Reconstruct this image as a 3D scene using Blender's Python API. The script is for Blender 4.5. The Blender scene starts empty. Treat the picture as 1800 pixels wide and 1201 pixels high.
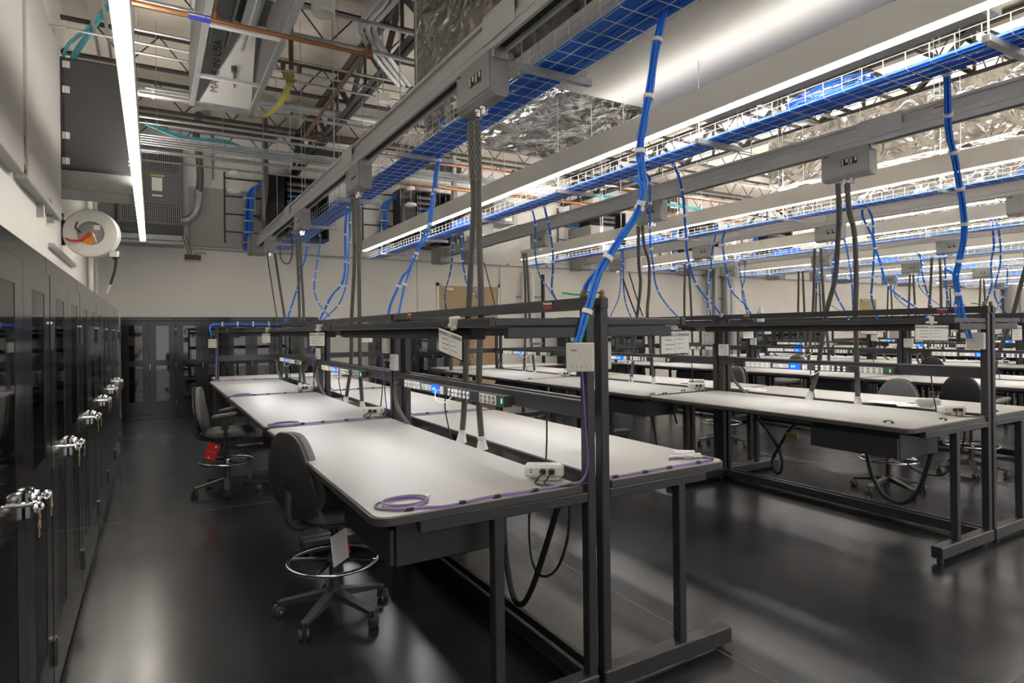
import bpy, math, random
from mathutils import Vector, Matrix
# ------------------------------------------------------------------ camera, world, exposure
scene = bpy.context.scene
C = scene.collection
FPX, CAM_H, PPX, PPY = 1083.5, 1.64, 900.0, 580.9          # focal length in pixels of the 1800 wide frame
YAW, ROLL = math.radians(30.265), math.radians(-0.669)
F = Vector((math.sin(YAW), math.cos(YAW), 0))
R0 = Vector((math.cos(YAW), -math.sin(YAW), 0)); U0 = Vector((0, 0, 1))
R = R0*math.cos(ROLL) + U0*math.sin(ROLL)
U = U0*math.cos(ROLL) - R0*math.sin(ROLL)
cam_data = bpy.data.cameras.new('camera'); cam = bpy.data.objects.new('camera', cam_data); C.objects.link(cam)
cam_data.sensor_width = 36; cam_data.sensor_fit = 'HORIZONTAL'
cam_data.lens = 36*FPX/1800
cam_data.shift_x = 0.0; cam_data.shift_y = -(600.5-PPY)/1800
cam_data.clip_start = .05; cam_data.clip_end = 200
cam.matrix_world = Matrix.Translation((0, 0, CAM_H)) @ Matrix((R, U, -F)).transposed().to_4x4()
scene.camera = cam
world = bpy.data.worlds.new('world'); scene.world = world; world.use_nodes = True
world.node_tree.nodes['Background'].inputs[0].default_value = (1, .97, .93, 1)
world.node_tree.nodes['Background'].inputs[1].default_value = .42
scene.view_settings.view_transform = 'Standard'; scene.view_settings.look = 'None'
scene.view_settings.exposure = 1.27; scene.view_settings.gamma = 1.0
try: scene.view_settings.use_curve_mapping = False
except Exception: pass
scene.cycles.max_bounces = 12; scene.cycles.diffuse_bounces = 8; scene.cycles.glossy_bounces = 4
scene.cycles.transparent_max_bounces = 8; scene.cycles.sample_clamp_indirect = 30
scene.cycles.use_denoising = True
LINEAR_POWER, UPWARD_FILL, TASK_POWER = 12.5, 126.0, 23.0

def ray(u, v): return F + R*((u-PPX)/FPX) + U*((PPY-v)/FPX)
O = Vector((0, 0, CAM_H))
def at_x(u, v, x): r = ray(u, v); return O + r*(x/r.x)
def at_y(u, v, y): r = ray(u, v); return O + r*(y/r.y)
def at_z(u, v, z): r = ray(u, v); return O + r*((z-CAM_H)/r.z)
def at_d(u, v, d): return O + ray(u, v)*d
def to_px(p):
    q = Vector(p)-O; d = q.dot(F)
    if d < .1: return (-9999, -9999)
    return (PPX+FPX*q.dot(R)/d, PPY-FPX*q.dot(U)/d)
def seen(p, m=150):
    u, v = to_px(p); return -m < u < 1800+m and -m-200 < v < 1201+m+200
def seen_any(*ps, m=60): return any(seen(p, m) for p in ps)
rnd = random.Random(7)

# ------------------------------------------------------------------ materials
def mat(name, col, rough=.5, metal=0.0, spec=.5, emit=None, estr=0, coat=0, alpha=None):
    m = bpy.data.materials.new(name); m.use_nodes = True
    b = m.node_tree.nodes['Principled BSDF']
    b.inputs['Base Color'].default_value = (*col, 1); b.inputs['Roughness'].default_value = rough
    b.inputs['Metallic'].default_value = metal; b.inputs['Specular IOR Level'].default_value = spec
    b.inputs['Coat Weight'].default_value = coat; b.inputs['Coat Roughness'].default_value = .08
    if emit: b.inputs['Emission Color'].default_value = (*emit, 1); b.inputs['Emission Strength'].default_value = estr
    return m
def noisy(m, scale=8, amount=.15, rough_amt=.1, bump=0.0, detail=4, stretch=(1, 1, 1), coord='Object'):
    nt = m.node_tree; b = nt.nodes['Principled BSDF']; L = nt.links.new
    tc = nt.nodes.new('ShaderNodeTexCoord'); mp = nt.nodes.new('ShaderNodeMapping'); mp.inputs['Scale'].default_value = stretch
    n = nt.nodes.new('ShaderNodeTexNoise'); n.inputs['Scale'].default_value = scale; n.inputs['Detail'].default_value = detail
    L(tc.outputs[coord], mp.inputs[0]); L(mp.outputs[0], n.inputs['Vector'])
    c = b.inputs['Base Color'].default_value[:3]
    mx = nt.nodes.new('ShaderNodeMix'); mx.data_type = 'RGBA'
    mx.inputs['A'].default_value = (*[x*(1-amount) for x in c], 1); mx.inputs['B'].default_value = (*[min(1, x*(1+amount)) for x in c], 1)
    L(n.outputs['Fac'], mx.inputs['Factor']); L(mx.outputs['Result'], b.inputs['Base Color'])
    r = b.inputs['Roughness'].default_value
    mr = nt.nodes.new('ShaderNodeMapRange'); mr.inputs[3].default_value = max(.02, r-rough_amt); mr.inputs[4].default_value = r+rough_amt
    L(n.outputs['Fac'], mr.inputs[0]); L(mr.outputs[0], b.inputs['Roughness'])
    if bump:
        bp = nt.nodes.new('ShaderNodeBump'); bp.inputs['Strength'].default_value = bump; bp.inputs['Distance'].default_value = .01
        L(n.outputs['Fac'], bp.inputs['Height']); L(bp.outputs[0], b.inputs['Normal'])
    return m
M = {}
M['black'] = noisy(mat('black powder coated steel', (.032, .032, .036), .38), 30, .25, .05)
M['cabinet'] = noisy(mat('black gloss cabinet enamel', (.012, .012, .015), .13, coat=.3), 4, .2, .03)
M['dark'] = mat('matte black', (.010, .010, .012), .6)
M['fabric'] = noisy(mat('charcoal vinyl', (.13, .126, .122), .55), 60, .3, .08, .15)
M['plastic'] = mat('black plastic', (.055, .054, .056), .35)
M['laminate'] = noisy(mat('off white laminate', (.325, .313, .290), .45), 3, .03, .05)
M['white'] = mat('white painted metal', (.86, .84, .80), .45)
M['cream'] = noisy(mat('light grey plastic', (.62, .61, .57), .5), 10, .03, .05)
M['wall'] = noisy(mat('painted wall', (.80, .785, .755), .75), 2, .04, .05)
M['panel'] = mat('white acoustic panel', (.42, .41, .40), .8)
M['deck'] = noisy(mat('tan ceiling deck', (.47, .43, .375), .9), 2.2, .28, .05, .3, 6)
M['steel'] = noisy(mat('galvanised steel', (.42, .43, .44), .38, .75), 14, .25, .12)
M['brass'] = mat('brass key', (.42, .33, .18), .35, .8)
M['unit'] = noisy(mat('mid grey painted sheet', (.13, .13, .13), .5), 5, .08, .05)
M['rail'] = noisy(mat('silver painted rail', (.50, .50, .50), .38, .25), 6, .06, .05)
M['box'] = noisy(mat('grey switch box', (.30, .30, .30), .42, .3), 5, .08, .05)
M['wire'] = mat('bright zinc wire', (.72, .72, .72), .35, .5)
M['joist'] = mat('dark primed joist steel', (.045, .04, .038), .6)
M['blue'] = noisy(mat('blue network cable', (.018, .20, .82), .42), 40, .25, .1)
M['teal'] = mat('teal network cable', (.06, .30, .36), .5)
M['green'] = mat('green cable', (.03, .42, .12), .5)
M['purple'] = mat('purple network cable', (.20, .09, .47), .45)
M['greycable'] = mat('grey cable', (.27, .26, .24), .5)
M['cord'] = mat('black rubber cord', (.016, .016, .018), .45)
M['conduit'] = noisy(mat('dark grey flexible conduit', (.075, .072, .07), .45), 50, .2, .1)
M['chrome'] = mat('chrome', (.75, .75, .75), .1, 1.0)
M['tie'] = mat('white cable tie', (.8, .8, .8), .5)
M['red'] = mat('red card', (.62, .02, .02), .5)
M['paper'] = mat('white paper', (.78, .77, .74), .7)
M['ink'] = mat('printed ink', (.06, .06, .06), .7)
M['copper'] = noisy(mat('copper pipe', (.30, .125, .05), .4, .6), 8, .3, .1)
M['rust'] = noisy(mat('aged brown pipe', (.16, .085, .045), .55, .3), 8, .3, .1)
M['yellow'] = mat('yellow tape', (.42, .39, .09), .6)
M['orange'] = mat('orange sticker', (.8, .3, .01), .6)
M['wood'] = noisy(mat('light oak door', (.46, .33, .19), .5), 3, .12, .08, 0, 5, (6, 1, .5))
M['display'] = mat('blue display', (.01, .06, .6), .3, emit=(.01, .08, .9), estr=.7)
M['led'] = mat('green indicator', (.02, .5, .05), .4, emit=(.05, 1, .15), estr=2.5)
M['lamp'] = mat('lamp diffuser', (.9, .9, .9), .5, emit=(1, .93, .82), estr=LINEAR_POWER)
M['fill_up'] = mat('added upward fill glow', (.9, .9, .9), .5, emit=(1, .94, .85), estr=UPWARD_FILL)  # fill emission added for the room, not a known part of the pendants
M['fill_up_low'] = mat('dimmed added upward fill glow', (.9, .9, .9), .5, emit=(1, .94, .85), estr=UPWARD_FILL*.065)
M['fill_up_mid'] = mat('softened added upward fill glow', (.9, .9, .9), .5, emit=(1, .94, .85), estr=UPWARD_FILL*.22)
M['task'] = mat('task lamp strip', (.9, .9, .9), .5, emit=(.94, .96, 1), estr=TASK_POWER)
M['amber'] = mat('cardboard', (.55, .38, .2), .7)
M['uncoat'] = mat('label blue', (.02, .03, .30), .6)
M['aqua'] = mat('clear bottle', (.7, .74, .76), .25)
# glass: mix of clear and mirror by angle
g = bpy.data.materials.new('clear glass'); g.use_nodes = True; nt = g.node_tree; nt.nodes.clear()
o_ = nt.nodes.new('ShaderNodeOutputMaterial'); mx = nt.nodes.new('ShaderNodeMixShader'); fr = nt.nodes.new('ShaderNodeFresnel'); fr.inputs[0].default_value = 1.9
tr = nt.nodes.new('ShaderNodeBsdfTransparent'); tr.inputs[0].default_value = (.75, .77, .8, 1); gl = nt.nodes.new('ShaderNodeBsdfGlossy'); gl.inputs['Roughness'].default_value = .03
nt.links.new(fr.outputs[0], mx.inputs[0]); nt.links.new(tr.outputs[0], mx.inputs[1]); nt.links.new(gl.outputs[0], mx.inputs[2]); nt.links.new(mx.outputs[0], o_.inputs[0])
M['glass'] = g
# foil insulation: crumpled mirror-like
def foil_material():
    m = mat('crumpled foil insulation', (.40, .385, .365), .26, .92); nt = m.node_tree; b = nt.nodes['Principled BSDF']; L = nt.links.new
    tc = nt.nodes.new('ShaderNodeTexCoord'); v = nt.nodes.new('ShaderNodeTexVoronoi'); v.inputs['Scale'].default_value = 2.6; v.feature = 'F1'
    n = nt.nodes.new('ShaderNodeTexNoise'); n.inputs['Scale'].default_value = 3.2; n.inputs['Detail'].default_value = 2.5; n.inputs['Distortion'].default_value = 1.5
    L(tc.outputs['Object'], n.inputs['Vector'])
    mx = nt.nodes.new('ShaderNodeVectorMath'); mx.operation = 'MULTIPLY_ADD'; mx.inputs[1].default_value = (.25, .25, .25)
    L(n.outputs['Color'], mx.inputs[0]); L(tc.outputs['Object'], mx.inputs[2]); L(mx.outputs[0], v.inputs['Vector'])
    ad = nt.nodes.new('ShaderNodeMath'); ad.operation = 'ADD'; L(v.outputs['Distance'], ad.inputs[0]); L(n.outputs['Fac'], ad.inputs[1])
    bp = nt.nodes.new('ShaderNodeBump'); bp.inputs['Strength'].default_value = .9; bp.inputs['Distance'].default_value = .10
    L(ad.outputs[0], bp.inputs['Height']); L(bp.outputs[0], b.inputs['Normal']); return m
M['foil'] = foil_material()
def floor_material():
    m = mat('polished dark concrete', (.02, .02, .022), .2, coat=0); nt = m.node_tree; b = nt.nodes['Principled BSDF']; L = nt.links.new
    tc = nt.nodes.new('ShaderNodeTexCoord')
    n = nt.nodes.new('ShaderNodeTexNoise'); n.inputs['Scale'].default_value = 1.6; n.inputs['Detail'].default_value = 6; n.inputs['Roughness'].default_value = .6
    L(tc.outputs['Object'], n.inputs['Vector'])
    cr = nt.nodes.new('ShaderNodeValToRGB'); e = cr.color_ramp.elements
    e[0].position = .25; e[0].color = (.011, .011, .014, 1); e[1].position = .85; e[1].color = (.030, .030, .036, 1)
    L(n.outputs['Fac'], cr.inputs[0])
    # thin scuffs
    mp = nt.nodes.new('ShaderNodeMapping'); mp.inputs['Scale'].default_value = (1.2, 26, 1); mp.inputs['Rotation'].default_value = (0, 0, .6)
    w = nt.nodes.new('ShaderNodeTexNoise'); w.inputs['Scale'].default_value = 1.6; w.inputs['Detail'].default_value = 12; w.inputs['Roughness'].default_value = .75; w.inputs['Distortion'].default_value = .35
    L(tc.outputs['Object'], mp.inputs[0]); L(mp.outputs[0], w.inputs['Vector'])
    sr = nt.nodes.new('ShaderNodeMapRange'); sr.inputs[1].default_value = .45; sr.inputs[2].default_value = 1.0; sr.inputs[3].default_value = 0; sr.inputs[4].default_value = 1
    L(w.outputs['Fac'], sr.inputs[0])
    mx = nt.nodes.new('ShaderNodeMix'); mx.data_type = 'RGBA'; mx.inputs['B'].default_value = (.045, .043, .045, 1)
    L(sr.outputs[0], mx.inputs['Factor']); L(cr.outputs[0], mx.inputs['A']); L(mx.outputs['Result'], b.inputs['Base Color'])
    rr = nt.nodes.new('ShaderNodeMapRange'); rr.inputs[1].default_value = .3; rr.inputs[2].default_value = .8; rr.inputs[3].default_value = .20; rr.inputs[4].default_value = .28
    L(n.outputs['Fac'], rr.inputs[0]); L(rr.outputs[0], b.inputs['Roughness'])
    return m
M['floor'] = floor_material()
M['joint'] = mat('pale joint filler', (.12, .11, .10), .6)

# ------------------------------------------------------------------ mesh helpers
class MB:
    def __init__(s): s.v = []; s.f = []; s.mi = []; s.cur = 0
    def add(s, vs, fs):
        o = len(s.v); s.v += [tuple(v) for v in vs]; s.f += [tuple(i+o for i in f) for f in fs]; s.mi += [s.cur]*len(fs); return s
    def box(s, x0, x1, y0, y1, z0, z1):
        if x0 > x1: x0, x1 = x1, x0
        if y0 > y1: y0, y1 = y1, y0
        if z0 > z1: z0, z1 = z1, z0
        v = [(x0,y0,z0),(x1,y0,z0),(x1,y1,z0),(x0,y1,z0),(x0,y0,z1),(x1,y0,z1),(x1,y1,z1),(x0,y1,z1)]
        return s.add(v, [(0,3,2,1),(4,5,6,7),(0,1,5,4),(1,2,6,5),(2,3,7,6),(3,0,4,7)])
    def bbox(s, x0, x1, y0, y1, z0, z1, b=.004):
        """box with chamfered edges"""
        if x0 > x1: x0, x1 = x1, x0
        if y0 > y1: y0, y1 = y1, y0
        if z0 > z1: z0, z1 = z1, z0
        b = min(b, (x1-x0)*.45, (y1-y0)*.45, (z1-z0)*.45); vs = []; idx = {}
        for i, X in enumerate((x0, x1)):
            for j, Y in enumerate((y0, y1)):
                for k, Z in enumerate((z0, z1)):
                    sx, sy, sz = (b if i == 0 else -b), (b if j == 0 else -b), (b if k == 0 else -b)
                    idx[i,j,k,'x'] = len(vs); vs.append((X, Y+sy, Z+sz))
                    idx[i,j,k,'y'] = len(vs); vs.append((X+sx, Y, Z+sz))
                    idx[i,j,k,'z'] = len(vs); vs.append((X+sx, Y+sy, Z))
        fs = []
        g = lambda i, j, k, a: idx[i, j, k, a]
        for i in (0, 1):
            q = [g(i,0,0,'x'), g(i,1,0,'x'), g(i,1,1,'x'), g(i,0,1,'x')]; fs.append(q if i else q[::-1])
            q = [g(0,i,0,'y'), g(1,i,0,'y'), g(1,i,1,'y'), g(0,i,1,'y')]; fs.append(q[::-1] if i else q)
            q = [g(0,0,i,'z'), g(1,0,i,'z'), g(1,1,i,'z'), g(0,1,i,'z')]; fs.append(q if i else q[::-1])
        for j in (0, 1):
            for k in (0, 1):
                q = [g(0,j,k,'y'), g(1,j,k,'y'), g(1,j,k,'z'), g(0,j,k,'z')]; fs.append(q if (j != k) == False and k == 0 or (j, k) == (0, 0) else q[::-1])
                fs.append([g(j,0,k,'x'), g(j,1,k,'x'), g(j,1,k,'z'), g(j,0,k,'z')])
                fs.append([g(j,k,0,'x'), g(j,k,1,'x'), g(j,k,1,'y'), g(j,k,0,'y')])
        for i in (0, 1):
            for j in (0, 1):
                for k in (0, 1): fs.append([g(i,j,k,'x'), g(i,j,k,'y'), g(i,j,k,'z')])
        return s.add(vs, fs)
    def tube(s, pts, r, n=8, closed=False, caps=True):
        pts = [Vector(p) for p in pts]; N = len(pts); rs = r if isinstance(r, (list, tuple)) else [r]*N
        vs = []; prev = None
        for i, p in enumerate(pts):
            a = pts[(i-1) % N] if (closed or i > 0) else p; b = pts[(i+1) % N] if (closed or i < N-1) else p
            t = (b-a).normalized() if (b-a).length > 1e-9 else Vector((0, 0, 1))
            if prev is None:
                h = Vector((0, 0, 1)) if abs(t.z) < .9 else Vector((1, 0, 0)); u = t.cross(h).normalized()
            else:
                u = (prev - t*prev.dot(t)); u = u.normalized() if u.length > 1e-6 else t.cross(Vector((0, 1, 0))).normalized()
            prev = u; w = t.cross(u)
            for k in range(n):
                a_ = 2*math.pi*k/n + math.pi/n; vs.append(p + u*(math.cos(a_)*rs[i]) + w*(math.sin(a_)*rs[i]))
        fs = []
        for i in range(N if closed else N-1):
            j = (i+1) % N
            for k in range(n): fs.append((i*n+k, i*n+(k+1) % n, j*n+(k+1) % n, j*n+k))
        if caps and not closed: fs.append(tuple(range(n))[::-1]); fs.append(tuple((N-1)*n+k for k in range(n)))
        return s.add(vs, fs)
    def cyl(s, a, b, r, n=16, r2=None): return s.tube([a, b], [r, r if r2 is None else r2], n)
    def lathe(s, c, prof, n=24, axis='z'):
        vs = []; P = len(prof)
        for k in range(n):
            a = 2*math.pi*k/n
            for (r, h) in prof:
                p = (math.cos(a)*r, math.sin(a)*r, h)
                if axis == 'y': p = (p[0], p[2], p[1])
                if axis == 'x': p = (p[2], p[0], p[1])
                vs.append((c[0]+p[0], c[1]+p[1], c[2]+p[2]))
        fs = [(k*P+i, ((k+1) % n)*P+i, ((k+1) % n)*P+i+1, k*P+i+1) for k in range(n) for i in range(P-1)]
        return s.add(vs, fs)
    def prism(s, poly, z0, z1):
        n = len(poly); vs = [(x, y, z0) for x, y in poly] + [(x, y, z1) for x, y in poly]
        return s.add(vs, [tuple(range(n))[::-1], tuple(range(n, 2*n))] + [(i, (i+1) % n, (i+1) % n+n, i+n) for i in range(n)])
    def ring(s, c, R_, r, n=40, m=8, axis='z'):
        pts = []
        for k in range(n):
            a = 2*math.pi*k/n; p = (math.cos(a)*R_, math.sin(a)*R_, 0)
            if axis == 'y': p = (p[0], 0, p[1])
            if axis == 'x': p = (0, p[0], p[1])
            pts.append((c[0]+p[0], c[1]+p[1], c[2]+p[2]))
        return s.tube(pts, r, m, closed=True)
    def use(s, i): s.cur = i; return s
    def xf(s, mat4, start=0):
        for i in range(start, len(s.v)): s.v[i] = tuple(mat4 @ Vector(s.v[i]))
        return s
    def build(s, name, m, parent=None, smooth=False, loc=None, label=None):
        me = bpy.data.meshes.new(name); me.from_pydata(s.v, [], s.f); me.update()
        for q in (m if isinstance(m, (list, tuple)) else [m]): me.materials.append(M[q] if isinstance(q, str) else q)
        if max(s.mi or [0]): me.polygons.foreach_set('material_index', s.mi)
        if smooth:
            me.polygons.foreach_set('use_smooth', [True]*len(me.polygons))
            try: me.set_sharp_from_angle(angle=math.radians(40))
            except Exception: pass
        o = bpy.data.objects.new(name, me); C.objects.link(o)
        import bmesh
        bm = bmesh.new(); bm.from_mesh(me); bmesh.ops.recalc_face_normals(bm, faces=bm.faces); bm.to_mesh(me); bm.free()
        if parent: o.parent = parent
        if loc: o.location = loc
        if label: o['label'] = label
        return o
def tag(o, label=None, cat=None, group=None, kind=None):
    for k, v in (('label', label), ('category', cat), ('group', group), ('kind', kind)):
        if v: o[k] = v
    return o
def thing(name, label, cat, loc=(0, 0, 0), rz=0, group=None):
    o = bpy.data.objects.new(name, None); C.objects.link(o); o.location = loc; o.rotation_euler = (0, 0, rz); o.empty_display_size = .1
    return tag(o, label, cat, group)
def copy_tree(o, parent=None):
    c = o.copy(); C.objects.link(c)
    if parent: c.parent = parent
    for ch in list(o.children): copy_tree(ch, c)
    return c
def struct(name, mb, m, **k): return tag(mb.build(name, m, **k), kind='structure')
def smooth_path(pts, k=5):
    """Catmull-Rom through points"""
    P = [Vector(p) for p in pts]
    if len(P) < 3: return P
    P = [P[0]*2-P[1]] + P + [P[-1]*2-P[-2]]; out = []
    for i in range(1, len(P)-2):
        a, b, c, d = P[i-1], P[i], P[i+1], P[i+2]
        for j in range(k):
            t = j/k; out.append(.5*((2*b) + (c-a)*t + (2*a-5*b+4*c-d)*t*t + (3*b-a-3*c+d)*t**3))
    out.append(P[-2]); return out
def text_mesh(txt, size, mat_name, name='lettering', parent=None, loc=(0, 0, 0), rot=(0, 0, 0), align='CENTER', bold=0):
    cu = bpy.data.curves.new(name, 'FONT'); cu.body = txt; cu.size = size; cu.align_x = align; cu.align_y = 'CENTER'; cu.extrude = .0004; cu.offset = bold
    t = bpy.data.objects.new('tmp', cu); C.objects.link(t)
    bpy.context.view_layer.update()
    me = bpy.data.meshes.new_from_object(t.evaluated_get(bpy.context.evaluated_depsgraph_get())); me.materials.clear(); me.materials.append(M[mat_name])
    bpy.data.objects.remove(t)
    o = bpy.data.objects.new(name, me); C.objects.link(o); o.location = loc; o.rotation_euler = rot
    if parent: o.parent = parent
    return o
HP = math.pi/2
ROWX = [1.7125 + 3.72*i for i in range(8)]
SEC_Y = [2.18, 4.74, 7.30]; SEC_L = 2.52
ROWN = ['first row by the cabinets', 'second row from the cabinets', 'third row from the cabinets', 'fourth row from the cabinets', 'fifth row from the cabinets', 'sixth row from the cabinets', 'seventh row from the cabinets', 'eighth row from the cabinets']
SECN = ['front section', 'middle section', 'back section', 'crosswise end section']
# ------------------------------------------------------------------ the room
XL, XR, YB, YF, ZC = -1.0, 44.0, 14.45, -6.0, 6.0
struct('floor', MB().box(XL-.2, XR+.2, YF-.2, YB+.2, -.1, 0), 'floor')
struct('wall_back', MB().box(XL-.2, XR+.2, YB, YB+.2, 0, ZC), 'wall')
struct('wall_left', MB().box(XL-.2, XL, YF, YB, 0, ZC), 'wall')
struct('wall_right', MB().box(XR, XR+.2, YF, YB, 0, ZC), 'wall')
mb = MB().box(XL-.2, XR+.2, YF-.2, YB+.2, ZC, ZC+.1)
struct('ceiling', mb, 'deck')
# saw joints in the slab, flush strips of filler
j = MB()
for y in (1.30, 6.38, 11.4): j.box(XL, XR, y-.004, y+.004, 0, .0012)
for x in (2.47, 7.6, 12.8, 18): j.box(x-.004, x+.004, YF, YB, 0, .0012)
struct('trim_1', j, 'joint')

# ------------------------------------------------------------------ workbenches
def frame_bench(s, D, foot, with_drawer, label, name='workbench'):
    """s = -1: table reaches towards -x; origin on the floor at the near inner corner of the uprights"""
    root = thing(name, label, 'workbench')
    L = SEC_L; X = lambda a: s*a
    # tabletop: laminate surface in a black edging with rounded outer corners
    def outline(a0, a1, y0, y1, r, n=6):
        pts = [(a0, y0)]
        for k in range(n+1):
            t = -HP + HP*k/n; pts.append((a1-r+math.cos(t)*r, y0+r+math.sin(t)*r))
        for k in range(n+1):
            t = HP*k/n; pts.append((a1-r+math.cos(t)*r, y1-r+math.sin(t)*r))
        pts.append((a0, y1)); return [(X(a), y) for a, y in pts]
    MB().prism(outline(.072, D-.008, .018, L-.008, .06), .950, .956).build('table_surface', 'laminate', root)
    e = MB(); e.prism(outline(.065, D, .010, L, .065), .922, .950)
    e.build('table_edging', 'plastic', root)
    for y0 in (0, L-.05):
        up = MB().bbox(X(0), X(.045), y0, y0+.05, .03, 1.73, .004)
        for z in (.45, .85, 1.2, 1.45): up.cyl((X(.045), y0+.025, z), (X(.049), y0+.025, z), .008, 8)
        up.build('upright', 'black', root)
        f = MB().bbox(X(0), X(foot), y0-.013, y0+.063, .028, .111, .006)
        f.cyl((X(foot-.05), y0+.025, 0), (X(foot-.05), y0+.025, .03), .02, 12); f.cyl((X(.08), y0+.025, 0), (X(.08), y0+.025, .03), .02, 12)
        f.build('foot', 'black', root)
        lg = MB().bbox(X(.47), X(.515), y0, y0+.05, .111, .88, .004)
        for z in (.17, .23, .29, .35): lg.cyl((X(.47), y0+.025, z), (X(.462), y0+.025, z), .008, 8)
        lg.build('leg', 'black', root)
        MB().bbox(X(.046), X(D-.17), y0, y0+.045, .878, .921, .003).build('side_rail', 'black', root)
        arm = MB().bbox(X(.046), X(.50), y0+.006, y0+.036, 1.658, 1.69, .003).bbox(X(.046), X(.44), y0+.006, y0+.040, 1.606, 1.652, .003)
        arm.cyl((X(.035), y0-.002, 1.685), (X(.035), y0+.01, 1.685), .014, 10)
        arm.build('shelf_arm', 'black', root)
    MB().bbox(X(0), X(.045), -.004, L+.004, 1.732, 1.782, .004).build('top_beam', 'black', root)
    MB().bbox(X(.004), X(.042), .05, L-.05, 1.24, 1.32, .004).build('mid_beam', 'black', root)
    MB().bbox(X(.004), X(.032), .065, L-.065, .03, .10, .003).bbox(X(.036), X(.05), .065, L-.065, .03, .055, .003).build('base_channel', 'black', root)
    MB().bbox(X(D-.24), X(D-.20), .05, L-.05, .878, .921, .003).build('front_rail', 'black', root)
    MB().bbox(X(.50), X(.53), -.0, L, 1.655, 1.692, .003).build('shelf_rail', 'black', root)
    t = MB().box(X(.43), X(.434), .22, L-.22, 1.602, 1.652).box(X(.496), X(.50), .22, L-.22, 1.602, 1.652).box(X(.43), X(.50), .22, L-.22, 1.642, 1.652).box(X(.43), X(.50), .22, .226, 1.602, 1.652).box(X(.43), X(.50), L-.226, L-.22, 1.602, 1.652).build('task_light', 'dark', root)
    MB().box(X(.437), X(.493), .62, L-.55, 1.638, 1.6418).build('lamp_strip', 'task', t)
    if with_drawer:
        d = MB().bbox(X(D-.12), X(D-.62), .14, .80, .715, .905, .004).build('drawer_housing', 'black', root)
        MB().bbox(X(D-.095), X(D-.118), .145, .795, .72, .865, .004).build('drawer_front', 'black', d)
    return root
def side_word(s): return 'cabinet side' if s < 0 else 'far side'
bench_protos = {}
def bench(i, s, k, D, foot, drawer):
    key = (s, D, foot, drawer)
    lab = f'black framed workbench with off white top, {side_word(s)}, {SECN[k]}, {["first","second","third","fourth","fifth","sixth","seventh","eighth"][i]} row'
    if key not in bench_protos: o = bench_protos[key] = frame_bench(s, D, foot, drawer, lab)
    else: o = copy_tree(bench_protos[key]); o['label'] = lab
    o['group'] = 'workbenches in back to back rows'
    return o
for i, x0 in enumerate(ROWX):
    for k, y0 in enumerate(SEC_Y):
        for s in (-1, 1):
            xe = x0+s*.9
            if not seen_any((xe, y0, 1), (x0, y0+SEC_L, 1.7), (x0, y0+SEC_L, .9), (xe, y0+SEC_L, .5)): continue
            D = (1.0 if i == 0 else 1.10) if s < 0 else .83
            b = bench(i, s, k, D, .76 if s < 0 else .82, s < 0)
            b.location = (x0+s*.0175, y0, 0)
    # crosswise unit that closes the row, its uprights along x, its top towards the back wall
    if seen_any((x0-.9, 9.9, 1), (x0+1, 9.9, 1)):
        b = bench(i, -1, 3, .98, .76, False)
        b.rotation_euler = (0, 0, -HP); b.location = (x0-.93, 9.875, 0)

# ------------------------------------------------------------------ linear pendant lights
def linear_light(x, y1, z, label, copyof=None):
    if copyof is None:
        r = thing('linear_pendant_light', label, 'ceiling light', group='long pendant lights')
        L = y1+4.0
        MB().bbox(-.045, .045, -L, 0, .004, .195, .004).box(-.045, -.036, -L, 0, .19, .214).box(.036, .045, -L, 0, .19, .214).box(-.04, .04, -.008, 0, .19, .214).build('housing', 'white', r)
        MB().box(-.041, .041, -L+.003, -.003, 0, .0039).build('diffuser', 'lamp', r)
        MB().box(-.03, .03, -L+.01, -.01, .1955, .198).build('added_uplight', 'fill_up', r)  # glowing strip added on top to brighten the ceiling and walls
        for k in range(7):
            y = -.4-k*2.5
            MB().cyl((0, y, .2), (0, y, 2.7), .0025, 5).build('suspension_wire', 'steel', r)
    else: r = copy_tree(copyof); r['label'] = label
    r.location = (x, y1, z); return r
l0 = linear_light(-.125, 12.5, 3.27, 'long glowing linear light hanging over the aisle beside the black cabinets')
for k in range(10):
    nm = f'over the aisle behind the {ROWN[k]}' if k < 8 else f'over the {"ninth" if k == 8 else "tenth"} aisle from the cabinets'
    o = linear_light(3.70+3.72*k, 12.2, 3.27, 'long glowing linear light hanging '+nm, l0)
    if k == 0: o1 = o
# added upward glow, weakened where it would overexpose the left wall and flat panel
for o in (l0, o1):
    for ch in list(o.children):
        if ch.name.startswith('added_uplight'):
            ch.data = ch.data.copy(); ch.data.materials[0] = M['fill_up_low' if o is o1 else 'fill_up_mid']

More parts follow.
